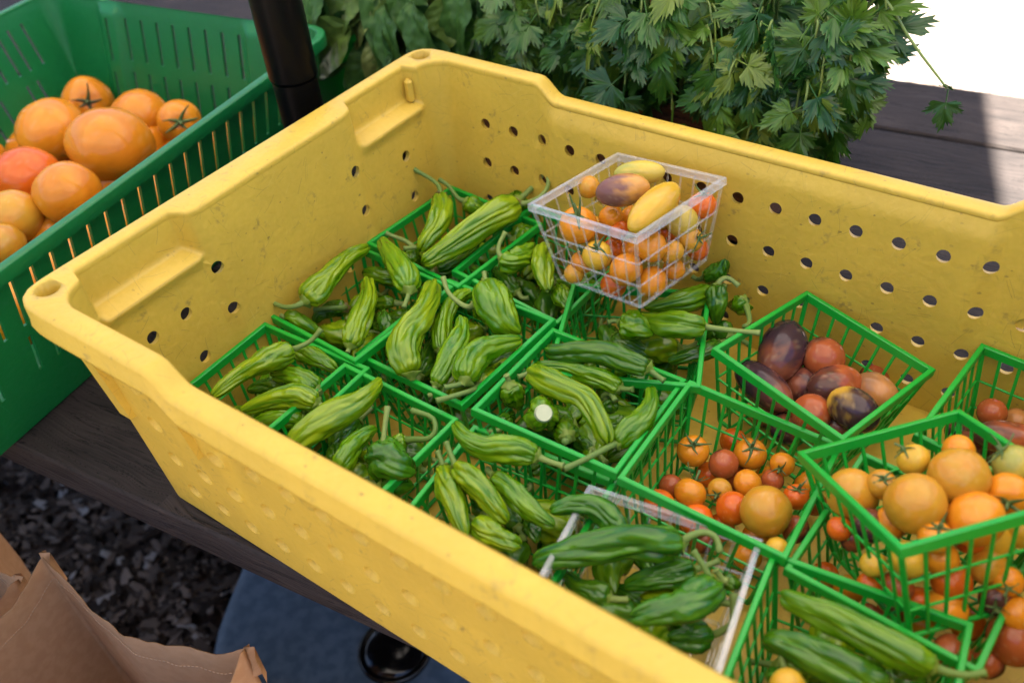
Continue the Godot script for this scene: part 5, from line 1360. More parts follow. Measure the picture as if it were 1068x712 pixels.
	[[0.0662,0.5460,0.3085, 0.0701,0.5480,0.3303, 0.0664,0.5460,0.3522], 0.0122, [], 3, 0, "green pepper at the bottom of the basket in the crate corner by the raised rim", "peppers at the bottom of the basket in the crate corner by the raised rim hole"],
	[[0.0915,0.5470,0.2732, 0.0938,0.5490,0.2939, 0.1068,0.5471,0.3102], 0.0125, [], 0, 0, "green pepper at the bottom of the basket in the crate corner by the raised rim", "peppers at the bottom of the basket in the crate corner by the raised rim hole"],
	[[0.0431,0.5451,0.2894, 0.0624,0.5473,0.3018, 0.0853,0.5454,0.3042], 0.0121, [], 1, 0, "green pepper at the bottom of the basket in the crate corner by the raised rim", "peppers at the bottom of the basket in the crate corner by the raised rim hole"],
	[[0.1196,0.5689,0.2937, 0.1020,0.5708,0.3055, 0.0812,0.5687,0.3017], 0.0109, [], 1, 0, "green pepper at the bottom of the basket in the crate corner by the raised rim", "peppers at the bottom of the basket in the crate corner by the raised rim hole"],
	[[0.1010,0.5685,0.3146, 0.1024,0.5705,0.3328, 0.1048,0.5685,0.3509], 0.0110, [], 0, 0, "green pepper at the bottom of the basket in the crate corner by the raised rim", "peppers at the bottom of the basket in the crate corner by the raised rim hole"],
	[[0.0781,0.5713,0.3196, 0.0609,0.5732,0.3310, 0.0468,0.5712,0.3460], 0.0118, [], 0, 0, "green pepper at the bottom of the basket in the crate corner by the raised rim", "peppers at the bottom of the basket in the crate corner by the raised rim hole"],
	[[0.1096,0.5712,0.2808, 0.0928,0.5731,0.2911, 0.0777,0.5711,0.3038], 0.0107, [], 1, 0, "green pepper at the bottom of the basket in the crate corner by the raised rim", "peppers at the bottom of the basket in the crate corner by the raised rim hole"],
	[[0.0477,0.5697,0.2771, 0.0580,0.5718,0.2943, 0.0660,0.5698,0.3127], 0.0124, [], 0, 0, "green pepper at the bottom of the basket in the crate corner by the raised rim", "peppers at the bottom of the basket in the crate corner by the raised rim hole"],
	[[0.1671,0.5436,0.0784, 0.1877,0.5441,0.0850, 0.2075,0.5407,0.0933], 0.0124, [], 0, 0, "green pepper at the bottom of the mesh basket just left of the clear tomato basket", "peppers at the bottom of the mesh basket just left of the clear tomato basket"],
	[[0.1410,0.5468,0.0617, 0.1470,0.5474,0.0824, 0.1492,0.5442,0.1036], 0.0108, [], 1, 0, "green pepper at the bottom of the mesh basket just left of the clear tomato basket", "peppers at the bottom of the mesh basket just left of the clear tomato basket"],
	[[0.1955,0.5437,0.0326, 0.2003,0.5444,0.0525, 0.1981,0.5414,0.0734], 0.0113, [], 0, 0, "green pepper at the bottom of the mesh basket just left of the clear tomato basket", "peppers at the bottom of the mesh basket just left of the clear tomato basket"],
	[[0.1335,0.5483,0.0485, 0.1537,0.5496,0.0413, 0.1733,0.5461,0.0494], 0.0115, [], 3, 0, "green pepper at the bottom of the mesh basket just left of the clear tomato basket", "peppers at the bottom of the mesh basket just left of the clear tomato basket"],
	[[0.2126,0.5674,0.0398, 0.1947,0.5700,0.0465, 0.1837,0.5677,0.0621], 0.0113, [], 3, 0, "green pepper at the bottom of the mesh basket just left of the clear tomato basket", "peppers at the bottom of the mesh basket just left of the clear tomato basket"],
	[[0.1888,0.5681,0.0697, 0.1882,0.5691,0.0902, 0.1981,0.5656,0.1078], 0.0125, [], 3, 0, "green pepper at the bottom of the mesh basket just left of the clear tomato basket", "peppers at the bottom of the mesh basket just left of the clear tomato basket"],
	[[0.1792,0.5658,0.0919, 0.1555,0.5693,0.0862, 0.1327,0.5680,0.0957], 0.0108, [], 3, 0, "green pepper at the bottom of the mesh basket just left of the clear tomato basket", "peppers at the bottom of the mesh basket just left of the clear tomato basket"],
	[[0.2107,0.5658,0.0440, 0.1946,0.5680,0.0567, 0.1748,0.5667,0.0623], 0.0117, [], 0, 0, "green pepper at the bottom of the mesh basket just left of the clear tomato basket", "peppers at the bottom of the mesh basket just left of the clear tomato basket"],
	[[0.1484,0.5711,0.0340, 0.1487,0.5721,0.0532, 0.1511,0.5690,0.0721], 0.0121, [], 1, 0, "green pepper at the bottom of the mesh basket just left of the clear tomato basket", "peppers at the bottom of the mesh basket just left of the clear tomato basket"],
	[[0.1718,0.5458,0.2125, 0.1906,0.5491,0.2199, 0.2106,0.5484,0.2240], 0.0122, [], 0, 0, "green pepper at the bottom of the mesh basket between the end-wall basket and the cut-stem", "peppers at the bottom of the mesh basket between the end-wall basket and the cut-stem pepper basket"],
	[[0.1490,0.5449,0.1824, 0.1531,0.5470,0.2047, 0.1548,0.5450,0.2273], 0.0118, [], 3, 0, "green pepper at the bottom of the mesh basket between the end-wall basket and the cut-stem", "peppers at the bottom of the mesh basket between the end-wall basket and the cut-stem pepper basket"],
	[[0.1884,0.5467,0.1565, 0.1894,0.5487,0.1772, 0.2011,0.5474,0.1944], 0.0117, [], 0, 0, "green pepper at the bottom of the mesh basket between the end-wall basket and the cut-stem", "peppers at the bottom of the mesh basket between the end-wall basket and the cut-stem pepper basket"],
	[[0.1415,0.5446,0.1752, 0.1595,0.5479,0.1717, 0.1777,0.5472,0.1752], 0.0125, [], 3, 0, "green pepper at the bottom of the mesh basket between the end-wall basket and the cut-stem", "peppers at the bottom of the mesh basket between the end-wall basket and the cut-stem pepper basket"],
	[[0.2077,0.5736,0.1628, 0.1908,0.5743,0.1799, 0.1701,0.5707,0.1915], 0.0108, [], 3, 0, "green pepper at the bottom of the mesh basket between the end-wall basket and the cut-stem", "peppers at the bottom of the mesh basket between the end-wall basket and the cut-stem pepper basket"],
	[[0.1835,0.5690,0.1987, 0.1815,0.5707,0.2176, 0.1888,0.5691,0.2351], 0.0116, [], 1, 0, "green pepper at the bottom of the mesh basket between the end-wall basket and the cut-stem", "peppers at the bottom of the mesh basket between the end-wall basket and the cut-stem pepper basket"],
	[[0.1718,0.5676,0.2003, 0.1495,0.5680,0.2094, 0.1344,0.5648,0.2279], 0.0114, [], 3, 0, "green pepper at the bottom of the mesh basket between the end-wall basket and the cut-stem", "peppers at the bottom of the mesh basket between the end-wall basket and the cut-stem pepper basket"],
	[[0.2115,0.5718,0.1736, 0.1927,0.5724,0.1776, 0.1766,0.5692,0.1877], 0.0116, [], 1, 0, "green pepper at the bottom of the mesh basket between the end-wall basket and the cut-stem", "peppers at the bottom of the mesh basket between the end-wall basket and the cut-stem pepper basket"],
	[[0.1592,0.5691,0.1493, 0.1522,0.5704,0.1699, 0.1533,0.5684,0.1916], 0.0120, [], 1, 0, "green pepper at the bottom of the mesh basket between the end-wall basket and the cut-stem", "peppers at the bottom of the mesh basket between the end-wall basket and the cut-stem pepper basket"],
	[[0.1695,0.5469,0.3301, 0.1850,0.5491,0.3431, 0.2053,0.5473,0.3415], 0.0112, [], 1, 0, "green pepper at the bottom of the mesh basket showing bare crate floor behind a stem", "peppers at the bottom of the mesh basket showing bare crate floor behind a stem"],
	[[0.1423,0.5437,0.3117, 0.1509,0.5458,0.3333, 0.1601,0.5439,0.3546], 0.0111, [], 1, 0, "green pepper at the bottom of the mesh basket showing bare crate floor behind a stem", "peppers at the bottom of the mesh basket showing bare crate floor behind a stem"],
	[[0.1842,0.5437,0.2824, 0.1801,0.5457,0.3045, 0.1848,0.5438,0.3266], 0.0107, [], 1, 0, "green pepper at the bottom of the mesh basket showing bare crate floor behind a stem", "peppers at the bottom of the mesh basket showing bare crate floor behind a stem"],
	[[0.1295,0.5459,0.3032, 0.1489,0.5480,0.2954, 0.1690,0.5462,0.3013], 0.0119, [], 3, 0, "green pepper at the bottom of the mesh basket showing bare crate floor behind a stem", "peppers at the bottom of the mesh basket showing bare crate floor behind a stem"],
	[[0.2089,0.5692,0.2940, 0.1855,0.5710,0.2985, 0.1633,0.5688,0.3073], 0.0106, [], 1, 0, "green pepper at the bottom of the mesh basket showing bare crate floor behind a stem", "peppers at the bottom of the mesh basket showing bare crate floor behind a stem"],
	[[0.1759,0.5678,0.3151, 0.1821,0.5698,0.3333, 0.1886,0.5679,0.3513], 0.0124, [], 1, 0, "green pepper at the bottom of the mesh basket showing bare crate floor behind a stem", "peppers at the bottom of the mesh basket showing bare crate floor behind a stem"],
	[[0.1699,0.5693,0.3242, 0.1540,0.5712,0.3373, 0.1389,0.5691,0.3513], 0.0107, [], 0, 0, "green pepper at the bottom of the mesh basket showing bare crate floor behind a stem", "peppers at the bottom of the mesh basket showing bare crate floor behind a stem"],
	[[0.2097,0.5712,0.2855, 0.1891,0.5731,0.2940, 0.1764,0.5710,0.3122], 0.0121, [], 3, 0, "green pepper at the bottom of the mesh basket showing bare crate floor behind a stem", "peppers at the bottom of the mesh basket showing bare crate floor behind a stem"],
	[[0.1404,0.5707,0.2831, 0.1422,0.5728,0.3041, 0.1569,0.5709,0.3193], 0.0105, [], 3, 0, "green pepper at the bottom of the mesh basket showing bare crate floor behind a stem", "peppers at the bottom of the mesh basket showing bare crate floor behind a stem"],
	[[0.2904,0.5440,0.1275, 0.3123,0.5466,0.1233, 0.3344,0.5452,0.1266], 0.0108, [], 0, 0, "green pepper at the bottom of the mesh basket partly under the clear tomato basket", "peppers at the bottom of the mesh basket partly under the clear tomato basket"],
	[[0.2685,0.5456,0.1291, 0.2819,0.5482,0.1470, 0.2903,0.5466,0.1678], 0.0109, [], 3, 0, "green pepper at the bottom of the mesh basket partly under the clear tomato basket", "peppers at the bottom of the mesh basket partly under the clear tomato basket"],
	[[0.2832,0.5456,0.0734, 0.2986,0.5482,0.0906, 0.3011,0.5466,0.1137], 0.0118, [], 3, 0, "green pepper at the bottom of the mesh basket partly under the clear tomato basket", "peppers at the bottom of the mesh basket partly under the clear tomato basket"],
	[[0.2449,0.5440,0.1193, 0.2653,0.5466,0.1182, 0.2796,0.5448,0.1036], 0.0122, [], 1, 0, "green pepper at the bottom of the mesh basket partly under the clear tomato basket", "peppers at the bottom of the mesh basket partly under the clear tomato basket"],
	[[0.3105,0.5705,0.0892, 0.2946,0.5722,0.0988, 0.2792,0.5699,0.1091], 0.0119, [], 1, 0, "green pepper at the bottom of the mesh basket partly under the clear tomato basket", "peppers at the bottom of the mesh basket partly under the clear tomato basket"],
	[[0.2962,0.5678,0.1138, 0.3018,0.5702,0.1341, 0.3192,0.5688,0.1461], 0.0106, [], 0, 0, "green pepper at the bottom of the mesh basket partly under the clear tomato basket", "peppers at the bottom of the mesh basket partly under the clear tomato basket"],
	[[0.2876,0.5691,0.1248, 0.2694,0.5707,0.1351, 0.2605,0.5687,0.1540], 0.0116, [], 0, 0, "green pepper at the bottom of the mesh basket partly under the clear tomato basket", "peppers at the bottom of the mesh basket partly under the clear tomato basket"],
	[[0.3084,0.5684,0.0852, 0.2919,0.5701,0.0982, 0.2742,0.5678,0.1093], 0.0113, [], 1, 0, "green pepper at the bottom of the mesh basket partly under the clear tomato basket", "peppers at the bottom of the mesh basket partly under the clear tomato basket"],
	[[0.2471,0.5690,0.0966, 0.2656,0.5717,0.1118, 0.2831,0.5704,0.1283], 0.0108, [], 3, 0, "green pepper at the bottom of the mesh basket partly under the clear tomato basket", "peppers at the bottom of the mesh basket partly under the clear tomato basket"],
	[[0.2889,0.5550,0.2184, 0.3062,0.5571,0.2260, 0.3251,0.5544,0.2261], 0.0107, [], 3, 0, "green pepper at the bottom of the mesh basket holding the pepper with a white cut", "peppers at the bottom of the mesh basket holding the pepper with a white cut end"],
	[[0.2684,0.5520,0.2038, 0.2760,0.5560,0.2249, 0.2740,0.5566,0.2476], 0.0123, [], 0, 0, "green pepper at the bottom of the mesh basket holding the pepper with a white cut", "peppers at the bottom of the mesh basket holding the pepper with a white cut end"],
	[[0.3090,0.5463,0.1633, 0.3173,0.5501,0.1823, 0.3115,0.5505,0.2025], 0.0108, [], 0, 0, "green pepper at the bottom of the mesh basket holding the pepper with a white cut", "peppers at the bottom of the mesh basket holding the pepper with a white cut end"],
	[[0.2535,0.5523,0.1880, 0.2743,0.5545,0.1966, 0.2966,0.5518,0.1985], 0.0121, [], 3, 0, "green pepper at the bottom of the mesh basket holding the pepper with a white cut", "peppers at the bottom of the mesh basket holding the pepper with a white cut end"],
	[[0.3203,0.5711,0.1754, 0.2998,0.5744,0.1803, 0.2875,0.5748,0.1978], 0.0116, [], 1, 0, "green pepper at the bottom of the mesh basket holding the pepper with a white cut", "peppers at the bottom of the mesh basket holding the pepper with a white cut end"],
	[[0.2945,0.5741,0.2026, 0.3121,0.5772,0.2191, 0.3171,0.5777,0.2429], 0.0117, [], 0, 0, "green pepper at the bottom of the mesh basket holding the pepper with a white cut", "peppers at the bottom of the mesh basket holding the pepper with a white cut end"],
	[[0.2868,0.5756,0.2080, 0.2670,0.5795,0.2179, 0.2542,0.5800,0.2363], 0.0125, [], 3, 0, "green pepper at the bottom of the mesh basket holding the pepper with a white cut", "peppers at the bottom of the mesh basket holding the pepper with a white cut end"],
	[[0.3255,0.5727,0.1771, 0.3041,0.5766,0.1866, 0.2905,0.5772,0.2059], 0.0111, [], 0, 0, "green pepper at the bottom of the mesh basket holding the pepper with a white cut", "peppers at the bottom of the mesh basket holding the pepper with a white cut end"],
	[[0.2683,0.5734,0.1729, 0.2812,0.5769,0.1911, 0.2794,0.5775,0.2136], 0.0117, [], 0, 0, "green pepper at the bottom of the mesh basket holding the pepper with a white cut", "peppers at the bottom of the mesh basket holding the pepper with a white cut end"],
	[[0.2906,0.5422,0.3164, 0.3125,0.5442,0.3258, 0.3363,0.5422,0.3271], 0.0119, [], 3, 0, "green pepper at the bottom of the mesh basket beside the clear pepper tray", "peppers at the bottom of the mesh basket beside the clear pepper tray"],
	[[0.2678,0.5406,0.3131, 0.2797,0.5426,0.3298, 0.2843,0.5406,0.3499], 0.0110, [], 3, 0, "green pepper at the bottom of the mesh basket beside the clear pepper tray", "peppers at the bottom of the mesh basket beside the clear pepper tray"],
	[[0.3176,0.5422,0.2630, 0.3165,0.5442,0.2841, 0.3202,0.5422,0.3048], 0.0108, [], 0, 0, "green pepper at the bottom of the mesh basket beside the clear pepper tray", "peppers at the bottom of the mesh basket beside the clear pepper tray"],
	[[0.2493,0.5402,0.3015, 0.2732,0.5422,0.3002, 0.2946,0.5402,0.2896], 0.0121, [], 3, 0, "green pepper at the bottom of the mesh basket beside the clear pepper tray", "peppers at the bottom of the mesh basket beside the clear pepper tray"],
	[[0.3282,0.5656,0.2750, 0.3060,0.5676,0.2809, 0.2903,0.5656,0.2977], 0.0117, [], 1, 0, "green pepper at the bottom of the mesh basket beside the clear pepper tray", "peppers at the bottom of the mesh basket beside the clear pepper tray"],
	[[0.3053,0.5648,0.3063, 0.3113,0.5668,0.3257, 0.3180,0.5648,0.3449], 0.0119, [], 3, 0, "green pepper at the bottom of the mesh basket beside the clear pepper tray", "peppers at the bottom of the mesh basket beside the clear pepper tray"],
	[[0.3021,0.5658,0.3244, 0.2829,0.5678,0.3254, 0.2676,0.5658,0.3370], 0.0113, [], 1, 0, "green pepper at the bottom of the mesh basket beside the clear pepper tray", "peppers at the bottom of the mesh basket beside the clear pepper tray"],
	[[0.3326,0.5643,0.2761, 0.3120,0.5663,0.2858, 0.2902,0.5643,0.2921], 0.0122, [], 1, 0, "green pepper at the bottom of the mesh basket beside the clear pepper tray", "peppers at the bottom of the mesh basket beside the clear pepper tray"],
	[[0.2820,0.5636,0.2708, 0.2748,0.5656,0.2888, 0.2809,0.5636,0.3072], 0.0124, [], 3, 0, "green pepper at the bottom of the mesh basket beside the clear pepper tray", "peppers at the bottom of the mesh basket beside the clear pepper tray"],
	[[0.4084,0.5585,0.3347, 0.4276,0.5605,0.3347, 0.4469,0.5586,0.3358], 0.0123, [], 0, 0, "green pepper at the bottom of the clear plastic tray of peppers", "peppers at the bottom of the clear plastic tray of peppers"],
	[[0.3894,0.5552,0.3228, 0.3971,0.5598,0.3416, 0.3968,0.5606,0.3623], 0.0116, [], 0, 0, "green pepper at the bottom of the clear plastic tray of peppers", "peppers at the bottom of the clear plastic tray of peppers"],
	[[0.4074,0.5493,0.2805, 0.4167,0.5539,0.2995, 0.4194,0.5548,0.3210], 0.0112, [], 0, 0, "green pepper at the bottom of the clear plastic tray of peppers", "peppers at the bottom of the clear plastic tray of peppers"],
	[[0.3639,0.5533,0.3128, 0.3821,0.5544,0.3067, 0.4012,0.5522,0.3053], 0.0120, [], 0, 0, "green pepper at the bottom of the clear plastic tray of peppers", "peppers at the bottom of the clear plastic tray of peppers"],
	[[0.4365,0.5748,0.2834, 0.4170,0.5779,0.2907, 0.4023,0.5779,0.3057], 0.0115, [], 1, 0, "green pepper at the bottom of the clear plastic tray of peppers", "peppers at the bottom of the clear plastic tray of peppers"],
	[[0.4181,0.5784,0.3199, 0.4202,0.5832,0.3399, 0.4356,0.5830,0.3536], 0.0107, [], 1, 0, "green pepper at the bottom of the clear plastic tray of peppers", "peppers at the bottom of the clear plastic tray of peppers"],
	[[0.4032,0.5793,0.3216, 0.3828,0.5827,0.3315, 0.3654,0.5828,0.3465], 0.0107, [], 3, 0, "green pepper at the bottom of the clear plastic tray of peppers", "peppers at the bottom of the clear plastic tray of peppers"],
	[[0.4305,0.5726,0.2833, 0.4176,0.5769,0.2999, 0.3973,0.5758,0.3065], 0.0123, [], 1, 0, "green pepper at the bottom of the clear plastic tray of peppers", "peppers at the bottom of the clear plastic tray of peppers"],
	[[0.3692,0.5725,0.2810, 0.3707,0.5771,0.2999, 0.3826,0.5771,0.3153], 0.0117, [], 0, 0, "green pepper at the bottom of the clear plastic tray of peppers", "peppers at the bottom of the clear plastic tray of peppers"],
	[[0.5183,0.5451,0.3149, 0.5416,0.5473,0.3129, 0.5650,0.5455,0.3126], 0.0117, [], 0, 0, "green pepper at the bottom of the mesh basket with two long peppers on top", "peppers at the bottom of the mesh basket with two long peppers on top"],
	[[0.4963,0.5435,0.2953, 0.5063,0.5465,0.3177, 0.5008,0.5454,0.3418], 0.0120, [], 0, 0, "green pepper at the bottom of the mesh basket with two long peppers on top", "peppers at the bottom of the mesh basket with two long peppers on top"],
	[[0.5249,0.5433,0.2623, 0.5329,0.5461,0.2810, 0.5353,0.5449,0.3014], 0.0115, [], 3, 0, "green pepper at the bottom of the mesh basket with two long peppers on top", "peppers at the bottom of the mesh basket with two long peppers on top"],
	[[0.4811,0.5453,0.2867, 0.4992,0.5473,0.2819, 0.5171,0.5453,0.2767], 0.0112, [], 1, 0, "green pepper at the bottom of the mesh basket with two long peppers on top", "peppers at the bottom of the mesh basket with two long peppers on top"],
	[[0.5573,0.5669,0.2667, 0.5353,0.5690,0.2750, 0.5213,0.5676,0.2940], 0.0107, [], 3, 0, "green pepper at the bottom of the mesh basket with two long peppers on top", "peppers at the bottom of the mesh basket with two long peppers on top"],
	[[0.5316,0.5693,0.2972, 0.5357,0.5721,0.3163, 0.5346,0.5709,0.3359], 0.0106, [], 3, 0, "green pepper at the bottom of the mesh basket with two long peppers on top", "peppers at the bottom of the mesh basket with two long peppers on top"],
	[[0.5175,0.5695,0.3142, 0.4954,0.5716,0.3221, 0.4774,0.5700,0.3373], 0.0114, [], 0, 0, "green pepper at the bottom of the mesh basket with two long peppers on top", "peppers at the bottom of the mesh basket with two long peppers on top"],
	[[0.5448,0.5689,0.2589, 0.5314,0.5713,0.2730, 0.5191,0.5698,0.2882], 0.0113, [], 1, 0, "green pepper at the bottom of the mesh basket with two long peppers on top", "peppers at the bottom of the mesh basket with two long peppers on top"],
	[[0.4994,0.5660,0.2562, 0.5067,0.5689,0.2772, 0.4995,0.5677,0.2984], 0.0117, [], 1, 0, "green pepper at the bottom of the mesh basket with two long peppers on top", "peppers at the bottom of the mesh basket with two long peppers on top"],
]
